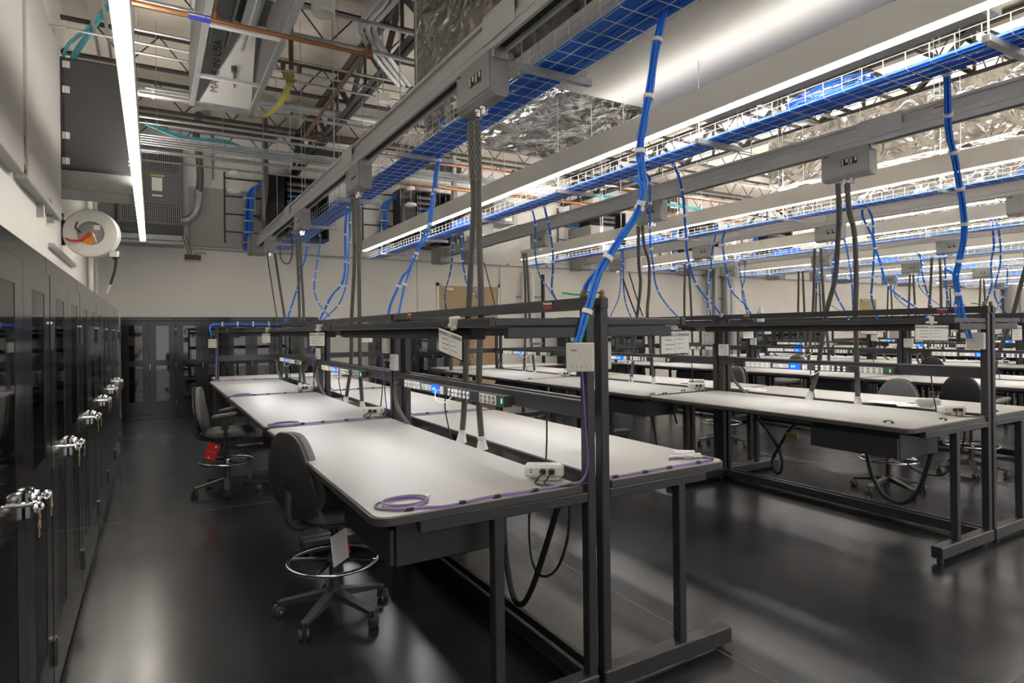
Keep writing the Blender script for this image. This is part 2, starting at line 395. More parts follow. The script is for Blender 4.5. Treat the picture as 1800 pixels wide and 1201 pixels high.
# ------------------------------------------------------------------ overhead power busways and plug-in boxes
def busway(label, copyof=None):
    if copyof: r = copy_tree(copyof); r['label'] = label; return r
    r = thing('power_busway', label, 'busway', group='overhead power busways')
    a, b = -14.5, 0
    m = MB().bbox(-.055, .055, a, b, .168, .195, .003).bbox(-.036, .036, a, b, .095, .168, .002).bbox(-.055, .055, a, b, .045, .095, .004)
    m.build('rail_body', 'rail', r)
    m = MB().box(-.052, -.030, a, b, .0, .045).box(.030, .052, a, b, .0, .045); m.build('slot_lip', 'rail', r)
    MB().box(-.030, .030, a, b, .02, .044).build('slot', 'dark', r)
    for y in (-9.35, -6.3, -3.2):
        MB().bbox(-.060, .060, y-.18, y+.18, .19, .205, .002).bbox(-.060, -.056, y-.18, y+.18, .04, .19, .001).build('joint_cover', 'rail', r)
    for y in (-9.75, -4.7):
        w = MB().box(-.0385, -.0368, y-.11, y+.01, .102, .160).build('sticker', 'cream', r)
        MB().box(-.0389, -.0386, y-.10, y-.01, .14, .15).build('sticker_print', 'red', w)
    for k in range(6):
        y = -.8-k*2.4
        MB().cyl((0, y, .19), (0, y, 2.7), .005, 6).build('hanger_rod', 'steel', r)
    f = MB().bbox(-.14, .14, -.25, .25, -.12, .22, .006).build('feed_box', 'box', r)
    MB().bbox(-.16, -.141, -.2, .2, -.09, .19, .004).build('box_door', 'box', f)
    return r
bus0 = None
for i, x0 in enumerate(ROWX):
    b = busway(f'silver overhead power busway above the {ROWN[i]}', bus0); bus0 = bus0 or b
    b.location = (x0, 12.3, 3.225)
def switch_box(label, copyof=None):
    if copyof: r = copy_tree(copyof); r['label'] = label; return r
    r = thing('plug_in_power_box', label, 'power box', group='grey power boxes clipped under the busways')
    # tapered enclosure, profile in x-z, length along y
    prof = [(-.06, .24), (.06, .24), (.06, .02), (.045, -.015), (-.03, -.015), (-.06, .01)]
    vs = [(x, -.22, z) for x, z in prof] + [(x, .22, z) for x, z in prof]; n = len(prof)
    m = MB().add(vs, [tuple(range(n)), tuple(range(n, 2*n))[::-1]] + [(i, i+n, (i+1) % n+n, (i+1) % n) for i in range(n)]); m.build('enclosure', 'box', r)
    MB().bbox(-.066, -.0605, -.215, .205, .022, .232, .002).build('front_cover', 'box', r)
    MB().bbox(-.05, .05, -.235, -.222, .19, .262, .004).build('mounting_clip', 'steel', r)
    for q in (-.085, -.005):
        w = MB().box(-.0685, -.0662, q-.033, q+.033, .095, .155).build('breaker_window', 'dark', r)
        MB().bbox(-.0730, -.0686, q-.030, q-.012, .118, .150, .002).bbox(-.0730, -.0686, q+.012, q+.024, .100, .150, .002).build('breaker_handle', 'cream', w)
        MB().box(-.0700, -.0686, q-.004, q+.004, .142, .150).build('red_mark', 'red', w)
    MB().box(-.0676, -.0662, .15, .19, .205, .215).build('name_plate', 'dark', r)
    for q in (-.03, .035):
        MB().cyl((0, q, -.015), (0, q, -.035), .026, 12).cyl((0, q, -.035), (0, q, -.062), .020, 12).build('cable_gland', 'chrome', r)
    return r
box0 = None
for i, x0 in enumerate(ROWX):
    for k, y in enumerate((3.26, 5.80, 8.36, 10.9)):
        if not seen((x0, y, 3), 80): continue
        b = switch_box(f'grey power box under the busway of the {ROWN[i].split(" ")[0]} row, {["closest", "second closest", "third closest", "farthest"][k]} one', box0); box0 = box0 or b
        b.location = (x0, y, 2.985)

# ------------------------------------------------------------------ wire basket trays with blue cable bundles
def basket_tray(label, copyof=None):
    if copyof: r = copy_tree(copyof); r['label'] = label; return r
    r = thing('wire_basket_tray', label, 'cable tray', group='wire basket trays')
    a, b, W, H_ = -15.5, 0, .155, .10; m = MB(); rw = .0026
    for x in (-W, -W/3, W/3, W): m.tube([(x, a, 0), (x, b, 0)], rw, 5)
    for z in (.05, H_):
        for x in (-W, W): m.tube([(x, a, z), (x, b, z)], rw, 5)
    y = a+.05
    while y < b:
        m.tube([(-W, y, H_), (-W, y, .02), (-W+.015, y, -.003), (W-.015, y, -.003), (W, y, .02), (W, y, H_)], rw, 5, caps=False); y += .128
    m.build('wire_basket', 'wire', r)
    for k in range(8):
        y = -1.15-k*1.95
        MB().bbox(-W-.10, W+.10, y-.02, y+.02, -.045, -.006, .002).build('strut_support', 'steel', r)
        for x in (-W-.07, W+.07): MB().cyl((x, y, -.05), (x, y, 2.8), .004, 5).build('hanger_rod', 'steel', r)
    return r
def tray_cables(label, seed, copyof=None):
    if copyof:
        o = copyof.copy(); C.objects.link(o); o['label'] = label; return o
    q = random.Random(seed); m = MB(); n = 30
    for lay in range(2):
        for k in range(n if lay == 0 else 18):
            x = -.14+.28*k/(n-1) if lay == 0 else -.08+.2*k/17
            pts = []; dx = 0
            for t in range(52):
                dx += q.uniform(-.006, .006); dx *= .9
                pts.append((max(-.148, min(.148, x+dx)), -15.4+t*.3, .010+lay*.011+abs(dx)*.4+q.uniform(0, .002)))
            m.tube(pts, .0048, 5, caps=False)
    for c0 in (-4.2, -9.9):                       # slack loops heaped on the tray
        for k in range(7):
            pts = [(q.uniform(-.02, .02)+.10*math.cos(a), c0+.30*math.sin(a)+q.uniform(-.03, .03), .035+.012*k) for a in [2*math.pi*t/18 for t in range(18)]]
            m.tube(pts, .0045, 5, closed=True)
    o = m.build('blue_network_cables', 'blue', smooth=True)
    return tag(o, label, 'cables', 'blue cables lying in the trays', 'stuff')
TRAYX = [2.03] + [3.97+3.72*k for k in range(7)]
tray0 = cab0 = None
for k, x in enumerate(TRAYX):
    where = 'beside the busway above the first row' if k == 0 else f'beside the long light behind the {ROWN[k-1].split()[0]} row'
    t = basket_tray('wire basket tray, '+where, tray0); tray0 = tray0 or t
    t.location = (x, 12.4 if k else 11.9, 3.14)
    c = tray_cables('blue cables lying in the tray '+where, 3, cab0); cab0 = cab0 or c
    c.location = t.location
# ------------------------------------------------------------------ storage cabinets
def cabinet(W, label, loc, rz, bars=True):
    """front in the x-z plane facing -y, origin at the left bottom front corner"""
    r = thing('storage_cabinet', label, 'cabinet', loc, rz, 'black storage cabinets with window doors')
    D, H_ = .60, 1.98
    m = MB().box(0, .02, .02, D, .0, H_).box(W-.02, W, .02, D, .0, H_).box(0, W, D-.015, D, 0, H_).bbox(0, W, 0.012, D, 1.905, H_, .004).bbox(0, W, .012, D, .0, .085, .004)
    m.build('carcass', 'cabinet', r)
    for z in (.42, .74, 1.09, 1.42, 1.68): MB().box(.022, W-.022, .06, D-.02, z, z+.018).build('shelf', 'black', r)
    for s in (0, 1):
        a, b = (.008, W/2-.0025) if s == 0 else (W/2+.0025, W-.008)
        w0, w1 = a+(b-a)*.27, a+(b-a)*.76
        d = MB()
        d.box(a, w0, 0, .018, .09, 1.90).box(w1, b, 0, .018, .09, 1.90)
        for z0, z1 in ((.09, .34), (1.03, 1.14), (1.81, 1.90)): d.box(w0, w1, 0, .018, z0, z1)
        d.box(a, a+.006, .018, .035, .09, 1.9).box(b-.006, b, .018, .035, .09, 1.9)
        dr = d.build('door', 'cabinet', r)
        for z0, z1 in ((.34, 1.03), (1.14, 1.81)): MB().box(w0+.0005, w1-.0005, .0015, .004, z0+.0005, z1-.0005).build('window_pane', 'glass', dr)
        xh = a-.003 if s == 0 else b+.003
        for z in ((.22, 1.58) if bars else (.22, .95, 1.62)):
            h = MB().cyl((xh, -.006, z), (xh, -.006, z+.11), .008, 8).build('hinge', 'plastic', dr)
            MB().cyl((xh, -.006, z+.11), (xh, -.006, z+.120), .009, 8).build('hinge_tip', 'chrome', h)
    c = W/2; Z = 1.07
    if bars:   # chrome swing handles with keys, one on each door
        for s in (-1, 1):
            h = MB().bbox(c+s*.028-.014, c+s*.028+.014, -.022, 0, Z-.05, Z+.045, .005).cyl((c+s*.03, -.03, Z), (c+s*.115, -.045, Z-.005), .008, 10).cyl((c+s*.03, 0, Z), (c+s*.03, -.035, Z), .014, 12)
            h.lathe((c+s*.03, -.022, Z+.02), [(0, .016), (.012, .012), (.016, 0), (.012, -.012), (0, -.016)], 12)
            h.ring((c+s*.09, -.045, Z), .014, .005, 16, 6, 'x')
            hn = h.build('handle', 'chrome', r, smooth=True)
            MB().ring((c+s*.135, -.055, Z-.012), .016, .0022, 18, 5, 'y').ring((c+s*.14, -.055, Z-.045), .014, .003, 18, 5, 'y').box(c+s*.14-.004, c+s*.14+.004, -.0565, -.0535, Z-.088, Z-.058).build('key', 'brass', hn)
    else:
        MB().bbox(c+.008, c+.026, -.014, 0, .98, 1.07, .004).cyl((c+.017, -.03, 1.055), (c+.017, 0, 1.055), .010, 10).bbox(c+.012, c+.022, -.034, -.026, .955, 1.06, .003).build('handle', 'chrome', r, smooth=True)
    return r
cab_l = None
for k in range(-1, 7):
    y = .76+1.27*k
    nm = ['', 'just behind the camera', 'closest in view', 'second closest', 'third closest', 'fourth closest', 'second farthest', 'farthest']
    lab = f'glossy black double door cabinet along the left wall, {["behind the camera","nearest the camera","closest one fully in view","one after the closest","third along","middle of the run","one before the last","last of the run"][k+1]}'
    if cab_l is None: o = cab_l = cabinet(1.264, lab, (0, 0, 0), 0)
    else: o = copy_tree(cab_l); o['label'] = lab
    o.location = (-.38, y, 0); o.rotation_euler = (0, 0, HP)
cab_b = None
bx = [-.38+.14-.28+.92*k for k in range(4)] + [4.45, 5.37, 9.9, 10.82, 11.74, 17.6, 18.52, 19.44, 20.36]
bw = ['in the corner', 'second from the corner', 'third from the corner', 'fourth from the corner', 'second left of the oak door', 'directly left of the oak door', 'behind the second row, first of three', 'behind the third row, middle of three', 'behind the third row, last of three',
      'behind the fifth row, first of four', 'behind the fifth row, second of four', 'behind the fifth row, third of four', 'behind the fifth row, last of four']
for x, w in zip(bx, bw):
    lab = 'black window door cabinet against the back wall, '+w
    if cab_b is None: o = cab_b = cabinet(.915, lab, (0, 0, 0), 0, False)
    else: o = copy_tree(cab_b); o['label'] = lab
    o.location = (x, 13.84, 0)
# a few stored things seen through the panes
q = random.Random(3)
n = 0
for ci, (x, w) in enumerate(zip(bx[:6], bw)):
    for sh, z in enumerate((.438, .758, 1.108, 1.438)):
        if (ci+sh) % 2 == 0: continue
        W_, H_ = q.uniform(.2, .5), q.uniform(.1, .22); xx = x+.06+q.uniform(0, .8-W_)
        o = MB().bbox(xx, xx+W_, 13.95, 14.25, z, z+H_, .01).build('storage_bin', ['cream', 'amber', 'box', 'greycable'][n % 4]); n += 1
        tag(o, f'{["pale", "brown", "grey", "taupe"][(n-1) % 4]} storage bin on the {["second lowest", "third", "fourth", "upper"][sh]} shelf, back cabinet {w}', 'bin', 'bins inside the cabinets')

# ------------------------------------------------------------------ oak doors in the back wall
def oak_door(n, xa, xb, ztop, leaves):
    fr = MB().box(xa-.07, xa, YB-.03, YB, 0, ztop+.07).box(xb, xb+.07, YB-.03, YB, 0, ztop+.07).box(xa-.07, xb+.07, YB-.03, YB, ztop, ztop+.07)
    f = struct(f'door_{n}', fr, 'wall')
    w = (xb-xa)/leaves
    for k in range(leaves):
        d = MB().bbox(xa+w*k+.004, xa+w*(k+1)-.004, YB-.022, YB-.002, .01, ztop-.004, .002).build('door_leaf', 'wood', f)
        MB().bbox(xa+w*k+w*.12, xa+w*k+w*.45, YB-.07, YB-.023, ztop-.13, ztop-.05, .006).build('door_closer', 'steel', d)
        xh = xa+w-.09 if k == 0 else xa+w*k+.09
        MB().bbox(xh-.02, xh+.02, YB-.06, YB-.023, .95, 1.2, .004).build('door_handle', 'steel', d)
pa, pb = at_y(771, 505, YB), at_y(874, 505, YB)
oak_door(1, pa.x, pb.x, 2.80, 2)
pa, pb = at_y(1509, 525, YB), at_y(1539, 525, YB)
oak_door(2, pa.x, pb.x, 2.75, 1)

# ------------------------------------------------------------------ back wall equipment
def P(u, v, y=YB): return at_y(u, v, y)
t = MB()
for u in (733, 879, 1290, 1444): x = P(u, 500).x; t.box(x-.006, x+.006, YB-.002, YB, 1.9, 3.4)
struct('trim_2', t, 'joint')
# long conduit along the wall
z1 = 3.40
c = MB().tube([(.7, YB-.05, z1+.02), (3.6, YB-.05, z1), (9, YB-.05, z1-.02), (16, YB-.05, z1-.01), (38, YB-.05, z1-.02)], .018, 8)
for k in range(30): c.box(.8+1.25*k, .84+1.25*k, YB-.07, YB, z1-.03, z1+.04)
tag(c.build('conduit_run', 'steel'), 'thin grey conduit running along the back wall below the cable racks', 'conduit')
# packaged air conditioner on the wall
ac = thing('air_conditioner', 'tall grey air conditioner hung on the back wall with louvred grilles', 'air conditioner', (0, YB, 0))
ax0, ax1 = -.56, .56
MB().bbox(ax0, ax1, -.42, 0, 3.62, 5.45, .01).build('casing', 'unit', ac)
MB().bbox(ax0-.02, ax1+.02, -.45, 0, 3.42, 3.50, .01).bbox(ax0+.02, ax1-.02, -.44, 0, 3.50, 3.62, .01).build('base_tray', 'steel', ac)
MB().box(ax0+.005, ax1-.005, -.432, -.42, 3.64, 3.82).build('dark_band', 'plastic', ac)
for (xa, xb, za, zb) in ((-.05, .50, 4.85, 5.28), (-.50, .52, 3.86, 4.22)):
    gq = MB().box(xa, xb, -.424, -.4205, za, zb).build('grille_back', 'dark', ac); m = MB(); x = xa
    while x < xb: m.box(x, x+.012, -.432, -.424, za, zb); x += .036
    zz = za
    while zz < zb: m.box(xa, xb, -.430, -.425, zz, zz+.006); zz += .045
    m.build('grille_bars', 'box', gq)
MB().box(.0, .24, -.4275, -.4205, 4.76, 4.80).build('warning_sticker', 'yellow', ac)
MB().box(.02, .20, -.4265, -.4205, 4.48, 4.74).build('paper_notice', 'paper', ac)
MB().box(.02, .20, -.4265, -.4205, 4.37, 4.40).build('label_strip', 'paper', ac)
MB().bbox(-.47, -.36, -.50, -.42, 4.20, 4.34, .01).build('brown_sensor', 'rust', ac)
# pipe with elbow leaving the conditioner
pts = [P(318, 388, 14.1), P(332, 385, 14.1), P(345, 372, 14.0), P(349, 345, 14.0), P(352, 310, 13.9), P(349, 270, 13.7), P(345, 235, 13.3), P(350, 200, 12.9)]
o = thing('drain_pipe', 'fat dark flexible pipe with silver elbow rising from the wall air conditioner', 'pipe', tuple(pts[0]))
off = -Vector(pts[0])
MB().tube([p+off for p in smooth_path(pts[:4])], .075, 12).build('elbow', 'steel', o, smooth=True)
MB().tube([p+off for p in smooth_path(pts[3:])], .066, 12).build('hose', 'conduit', o, smooth=True)
MB().tube([pts[3]+off, pts[3]+off+Vector((0, 0, .12))], .088, 14).build('collar', 'steel', o, smooth=True)
for u, nm in ((321, 'thin vertical conduit just right of the air conditioner'), (376, 'thin vertical conduit on the back wall left of the round hanging sensor')):
    p = P(u, 440); tag(MB().cyl((p.x, YB-.04, 3.5 if u < 330 else 4.9), (p.x, YB-.04, 6), .02, 8).build('vertical_conduit', 'steel'), nm, 'conduit')
# copper manifold block
p = P(339, 453); mm = thing('copper_manifold', 'small brown copper bus bar bracket fixed below the thin wall conduit', 'bus bar', (p.x, YB, p.z))
MB().bbox(-.15, .15, -.09, -.03, -.05, .05, .006).build('bar', 'rust', mm); m = MB()
for s in (-1, 1): m.box(s*.13-.02, s*.13+.02, -.06, 0, -.09, .06)
m.build('bracket', 'steel', mm); m = MB()
m.tube(smooth_path([(-.08, -.06, .05), (-.12, -.05, .2), (-.16, -.04, .35)]), .006, 6).tube(smooth_path([(-.02, -.06, .05), (-.06, -.05, .2), (-.12, -.04, .45)]), .006, 6).tube(smooth_path([(.03, -.06, .05), (.12, -.05, .10), (.25, -.05, .09)]), .006, 6)
m.build('ground_wire', 'conduit', mm)
# flat white wall panels
for k, (u0, v0, u1, z0, w) in enumerate(((332, 328, 444, 3.47, 'right of the air conditioner'), (160, 330, 203, 3.47, 'behind the orange hose reel'), (1000, 300, 1040, 3.6, 'between the second and third network racks'))):
    a, b = P(u0, v0), P(u1, v0)
    tag(MB().bbox(a.x, b.x, YB-.05, YB, z0, a.z, .006).build('acoustic_panel', 'panel'), 'flat pale square panel on the back wall '+w, 'wall panel', None)
# hanging round sensors
for k, (u, v, y, w) in enumerate(((411, 303, 13.0, 'before the pale panel right of the air conditioner'), (722, 330, 12.2, 'in front of the second network rack'))):
    p = P(u, v, y); r_ = thing('hanging_sensor', 'two white discs on a cord '+w, 'sensor', tuple(p))
    for dz, rr in ((0, .09), (-.34, .12)):
        MB().lathe((0, 0, dz), [(0, .03), (rr*.6, .03), (rr, .0), (rr, -.04), (0, -.05)], 20).build('disc', 'white', r_, smooth=True)
    MB().cyl((0, 0, -.34), (0, 0, 6-p.z), .004, 5).build('cord', 'tie', r_)
# vertical service pipe + box at the end of the first busway
def vpipe(name, lab, u, v0, v1, y, r, mt, cat='pipe'):
    a, b = P(u, v0, y), P(u, v1, y)
    return tag(MB().tube([(a.x, y, b.z), (a.x, y, a.z)], r, 12).build(name, mt, smooth=True), lab, cat)
p = P(468, 400, 13.2)
o = MB().tube([(p.x, 13.2, 6), (p.x, 13.2, 4.6), (p.x-.02, 13.2, 4.4), (p.x-.08, 13.2, 3.9)], .055, 12).build('service_conduit', 'conduit', smooth=True); tag(o, 'grey conduit dropping from the ceiling to the end of the first busway', 'conduit')
for u, w in ((797, 'left of the first hanging light'), (1205, 'behind the second busway'), (1145, 'above the third row')):
    p = P(u, 300, 13.0); tag(MB().cyl((p.x, 13, 3.9), (p.x, 13, 6), .06, 12).build('service_conduit', 'steel', smooth=True), 'thick vertical conduit by the back wall '+w, 'conduit')
# wall mounted open network racks with ladder and blue bundles
def wall_rack(label, copyof=None):
    if copyof: r = copy_tree(copyof); r['label'] = label; return r
    r = thing('network_rack', label, 'network rack', group='black network racks high on the back wall')
    MB().box(0, .03, -.55, 0, 0, 1.35).box(1.27, 1.3, -.55, 0, 0, 1.35).box(0, 1.3, -.55, 0, 1.32, 1.35).box(0, 1.3, -.55, 0, 0, .03).box(0, 1.3, -.03, 0, 0, 1.35).build('frame', 'black', r)
    for k in range(9):
        e = MB().bbox(.42, .95, -.50, -.10, .10+.13*k, .19+.13*k, .004).build('rack_unit', ['dark', 'black', 'plastic'][k % 3], r)
        MB().box(.45, .90, -.503, -.5005, .125+.13*k, .145+.13*k).build('port_row', 'blue' if k in (3, 5, 6) else 'greycable', e)
    MB().bbox(-.02, .36, -.585, -.555, .02, 1.33, .004).build('side_door', 'cabinet', r)
    l = MB().box(-.78, -.75, -.06, -.03, -.1, 1.4)
    for k in range(4): l.box(-.78, 0, -.05, -.03, .12+.38*k, .15+.38*k)
    l.build('cable_ladder', 'black', r)
    q = random.Random(5); m = MB()
    for k in range(14):
        dx, dy = q.uniform(-.07, .07), q.uniform(-.05, .05)
        m.tube(smooth_path([(-.33+dx, -.16+dy, -.25), (-.30+dx, -.16+dy, .4), (-.25+dx, -.17+dy, .95), (-.08+dx, -.2+dy, 1.2+dx), (.08, -.3+dy, 1.24+dx)]), .014, 6)
    m.build('blue_bundle', 'blue', r, smooth=True)
    t = MB()
    for z in (-.1, .12, .36, .6, .85): t.box(-.42, -.20, -.25, -.08, z, z+.015)
    t.build('tie_wrap', 'tie', r)
    return r
r0 = wall_rack('open black network rack with blue bundle, leftmost on the back wall'); r0.location = (2.12, YB-.02, 3.68)
for x, w in ((5.1, 'above and left of the oak door'), (10.7, 'right of the oak double door'), (14.6, 'behind the fourth row'), (18.4, 'behind the fifth row')):
    o = wall_rack('open black network rack with blue bundle, '+w, r0); o.location = (x, YB-.02, 3.68)
# dark ductwork boxes beneath the racks
for k, (u0, v0, u1, v1, y, mt, w) in enumerate(((815, 370, 868, 432, 13.6, 'box', 'left of the second busway end'), (1038, 395, 1080, 448, 13.4, 'box', 'below the second network rack'), (868, 352, 905, 395, 13.7, 'box', 'above the second busway end'),
        (1160, 330, 1195, 372, 13.5, 'black', 'behind the third busway'), (790, 420, 818, 440, 13.9, 'black', 'left below the first light'), (1215, 445, 1290, 465, 13.6, 'black', 'right of the third busway end'))):
    a, b = P(u0, v0, y), P(u1, v1, y)
    r_ = thing('equipment_box', 'dark grey electrical box high on the back wall, '+w, 'electrical box', (a.x, y, b.z), group=None)
    MB().bbox(0, b.x-a.x, 0, YB-y, 0, a.z-b.z, .01).build('enclosure', mt, r_)
    MB().box(.08*(b.x-a.x), .4*(b.x-a.x), -.006, -.0005, .08, .2).build('warning_plate', 'rust', r_)
    MB().box(.5*(b.x-a.x), .85*(b.x-a.x), -.006, -.0005, .08, .26).build('rating_plate', 'paper', r_)
# pipes and struts standing on the wall right of the oak double door
for u, v0, mt, r_, w in ((920, 478, 'wall', .06, 'white painted pipe stub right of the oak double door'), (934, 478, 'wall', .075, 'thicker white pipe with rounded cap right of the oak double door'), (954, 483, 'cord', .05, 'black capped pipe right of the two white pipes'),
                     (1243, 430, 'steel', .06, 'galvanised pipe left of the pair behind the fourth row'), (1256, 430, 'steel', .09, 'thick galvanised pipe behind the fourth row'), (1276, 430, 'steel', .13, 'widest galvanised pipe behind the fourth row'), (1284, 430, 'steel', .06, 'thin galvanised pipe right of the widest one'),
                     (1778, 470, 'steel', .35, 'wide pale column near the far right end of the back wall')):
    a = P(u, v0, YB-.16-max(0, r_-.14)); tag(MB().cyl((a.x, a.y, 0), (a.x, a.y, a.z), r_, 14).build('service_pipe', mt, smooth=True), w, 'pipe')
for u0, u1, v, w in ((910, 926, 522, 'left of the two white pipes'), (943, 958, 522, 'beside the black capped pipe'), (1240, 1290, 524, 'low across the galvanised pipes'), (1240, 1290, 486, 'high across the galvanised pipes')):
    a, b = P(u0, v, YB-.1), P(u1, v, YB-.1)
    tag(MB().box(a.x, b.x, YB-.04, YB, a.z-.03, a.z+.03).build('pipe_strut', 'steel'), 'short strut channel on the back wall, '+w, 'bracket')

# ------------------------------------------------------------------ left wall
for k, (y0, y1, z0, z1, w) in enumerate(((2.0, 6.42, 2.98, 6.0, 'nearer the camera, beside the brown pipe'), (6.62, 8.85, 2.98, 4.95, 'farther one, ending before the black equipment box'))):
    tag(MB().bbox(XL, XL+.10, y0, y1, z0, min(z1, 5.9), .008).build('acoustic_panel', 'panel'), 'white panel on the upper left wall, '+w, 'wall panel')
o = thing('brown_pipe', 'thin brown pipe coming down the left wall and running towards the hose reel', 'pipe', (XL, 6.5, 3.1))
MB().tube([(.07, .02, 3.0), (.07, .02, .02), (.075, .08, -.06), (.08, 2.6, -.06)], .016, 10).build('pipe', 'rust', o, smooth=True)
MB().cyl((.07, .02, .14), (.07, .02, .22), .028, 12).cyl((.07, .02, -.02), (.07, .02, .05), .026, 12).cyl((.08, 1.35, -.06), (.08, 1.50, -.06), .026, 12).build('fitting', 'copper', o, smooth=True)
MB().box(0, .06, 1.3, 1.36, -.25, .05).box(0, .06, 2.0, 2.06, -.2, .05).build('wall_clip', 'steel', o)
# strut channels under the pipe and below the reel
for k, (y0, y1, z, w) in enumerate(((8.6, 11.0, 2.66, 'below the hose reel bracket'), (10.4, 13.6, 2.42, 'between the hose reel and the corner'))):
    tag(MB().bbox(XL, XL+.05, y0, y1, z-.025, z+.025, .003).build('strut_channel', 'steel'), 'horizontal grey strut channel on the left wall '+w, 'bracket')
for k, (y, mt) in enumerate(((13.2, 'white'), (13.5, 'steel'), (13.75, 'white'), (14.0, 'steel'), (14.25, 'white'))):
    tag(MB().cyl((XL+.07, y, 0), (XL+.07, y, 6), .045 if k != 2 else .06, 10).build('corner_conduit', mt, smooth=True), 'vertical conduit in the back left corner, '+['first', 'second', 'middle', 'fourth', 'last'][k]+' of five', 'conduit', 'conduits in the back left corner')
# hose reel
hr = thing('hose_reel', 'round pale hose reel with red hose and orange sticker on the left wall', 'hose reel', (-.67, 9.75, 2.97))
hr.rotation_euler = (0, 0, math.radians(-10))
MB().lathe((0, 0, 0), [(.155, -.055), (.30, -.07), (.315, -.055), (.315, -.04), (.20, -.03), (.18, .03), (.20, .04), (.315, .05), (.315, .065), (.30, .075), (.155, .06)], 40, 'y').build('rim', 'cream', hr, smooth=True)
MB().lathe((0, 0, 0), [(0, -.035), (.19, -.030), (.19, .04), (0, .045)], 32, 'y').build('side_disc', 'box', hr, smooth=True)
MB().lathe((0, -.036, 0), [(0, -.004), (.05, -.004), (.05, 0), (0, 0)], 20, 'y').xf(Matrix.Translation((-.03, 0, -.10)) @ Matrix.Scale(1.3, 4, (1, 0, 0))).build('orange_sticker', 'orange', hr)
MB().box(.03, .10, -.040, -.036, .05, .11).build('paper_sticker', 'paper', hr)
MB().lathe((-.0, -.0365, 0), [(0, -.003), (.035, -.003), (.035, 0), (0, 0)], 16, 'y').xf(Matrix.Translation((.02, 0, -.04))).build('small_sticker', 'orange', hr)
MB().tube(smooth_path([(-.32, .05, .02), (-.27, -.06, -.08), (-.18, -.10, -.11), (-.08, -.11, -.09), (.0, -.08, .01)]), .014, 10).build('red_hose', 'red', hr, smooth=True)
MB().tube(smooth_path([(.0, -.07, .02), (.03, -.07, -.02), (.06, -.06, -.12)]), .012, 8).build('swivel', 'steel', hr, smooth=True)
MB().tube(smooth_path([(-.14, -.075, .14), (-.16, -.08, .06), (-.10, -.085, .0)]), .010, 8).build('black_hose', 'cord', hr, smooth=True)
MB().box(-.45, -.30, .0, .04, -.16, .14).box(-.36, -.28, -.02, .06, .0, .12).cyl((-.32, 0, 0), (-.05, 0, 0), .02, 10).build('bracket', 'black', hr)
MB().cyl((-.33, 0, .1), (-.33, 0, .25), .022, 10).cyl((-.28, 0, .05), (-.28, 0, .16), .03, 10).build('regulator', 'black', hr)
MB().bbox(.20, .31, -.06, .06, -.31, -.22, .01).build('hose_guide', 'chrome', hr)
MB().tube(smooth_path([(.26, 0, -.24), (.265, 0, -.36), (.245, 0, -.50), (.20, 0, -.66)]), .017, 10).cyl((.26, 0, -.33), (.26, 0, -.28), .03, 10).build('hose_tail', 'cord', hr, smooth=True)
MB().cyl((.20, 0, -.66), (.165, 0, -.78), .016, 10, .011).build('nozzle', 'cream', hr, smooth=True)
# big black box hung high on the left wall
y0 = 9.0; a = at_y(92, 96, y0); b = at_y(92, 294, y0)
bb = thing('equipment_cabinet', 'large matt black cabinet hung high on the left wall with pale hinges', 'cabinet', (XL, y0, 0))
MB().bbox(.02, .86, 0, .75, b.z, a.z, .008).build('body', 'plastic', bb)
MB().bbox(.12, .85, -.022, -.002, b.z+.02, a.z-.02, .006).build('front_door', 'plastic', bb)
MB().bbox(-.0, .84, .03, .72, b.z-.24, b.z-.001, .01).build('underside_tray', 'box', bb)
for v in (113, 157, 238, 283):
    p = at_y(116, v, y0-.03); MB().bbox(p.x-XL-.037, p.x-XL+.037, -.034, -.0225, p.z-.04, p.z+.04, .003).cyl((p.x-XL, -.038, p.z-.04), (p.x-XL, -.038, p.z+.04), .007, 8).build('hinge', 'cream', bb)
MB().box(-.0, .03, -.03, .05, a.z-.1, a.z+.35).build('hanging_bracket', 'steel', bb)
for k in range(4): MB().lathe((.80-.03*(k % 2), -.024, b.z+.16-.05*(k//2)), [(0, -.004), (.009, -.003), (.009, 0)], 10, 'y').build('status_lamp', 'cream', bb)
q = random.Random(2); m = MB()
for k in range(7):
    d_ = q.uniform(-.06, .06); m.tube(smooth_path([(.15+d_, .1, a.z-.02), (.22+d_, .1+d_, a.z+.18), (.45+d_, .0, a.z+.5+d_), (.7, -.1+d_, a.z+.9)]), .016, 6)
tag(m.build('teal_network_cables', 'teal', smooth=True, loc=(XL, y0, 0)), 'bundle of teal cables rising from the black wall cabinet', 'cables')
# ------------------------------------------------------------------ ceiling steel
ZJ = 5.35
def joist_mesh():
    m = MB(); L = 45
    for z, h in ((0, .045), (.46, .045)):
        m.box(0, L, -.045, -.006, z, z+h*.25).box(0, L, -.012, -.006, z, z+h).box(0, L, .006, .045, z, z+h*.25).box(0, L, .006, .012, z, z+h)
    n = 60; w = L/n
    for k in range(n):
        a = (k*w, 0, .03); b = (k*w+w/2, 0, .47); c = ((k+1)*w, 0, .03)
        m.tube([a, b], .011, 5, caps=False).tube([b, c], .011, 5, caps=False)
    return m
j0 = None
for k in range(12):
    y = -6.7+1.85*k
    lab = f'open web steel joist crossing under the ceiling, {["first","second","third","fourth","fifth","sixth","seventh","eighth","ninth","tenth","eleventh","twelfth"][11-k]} counted from the back wall'
    if j0 is None: o = j0 = joist_mesh().build('ceiling_joist', 'joist')
    else: o = j0.copy(); C.objects.link(o)
    tag(o, lab, 'joist', 'open web joists under the ceiling'); o.location = (XL, y, ZJ)
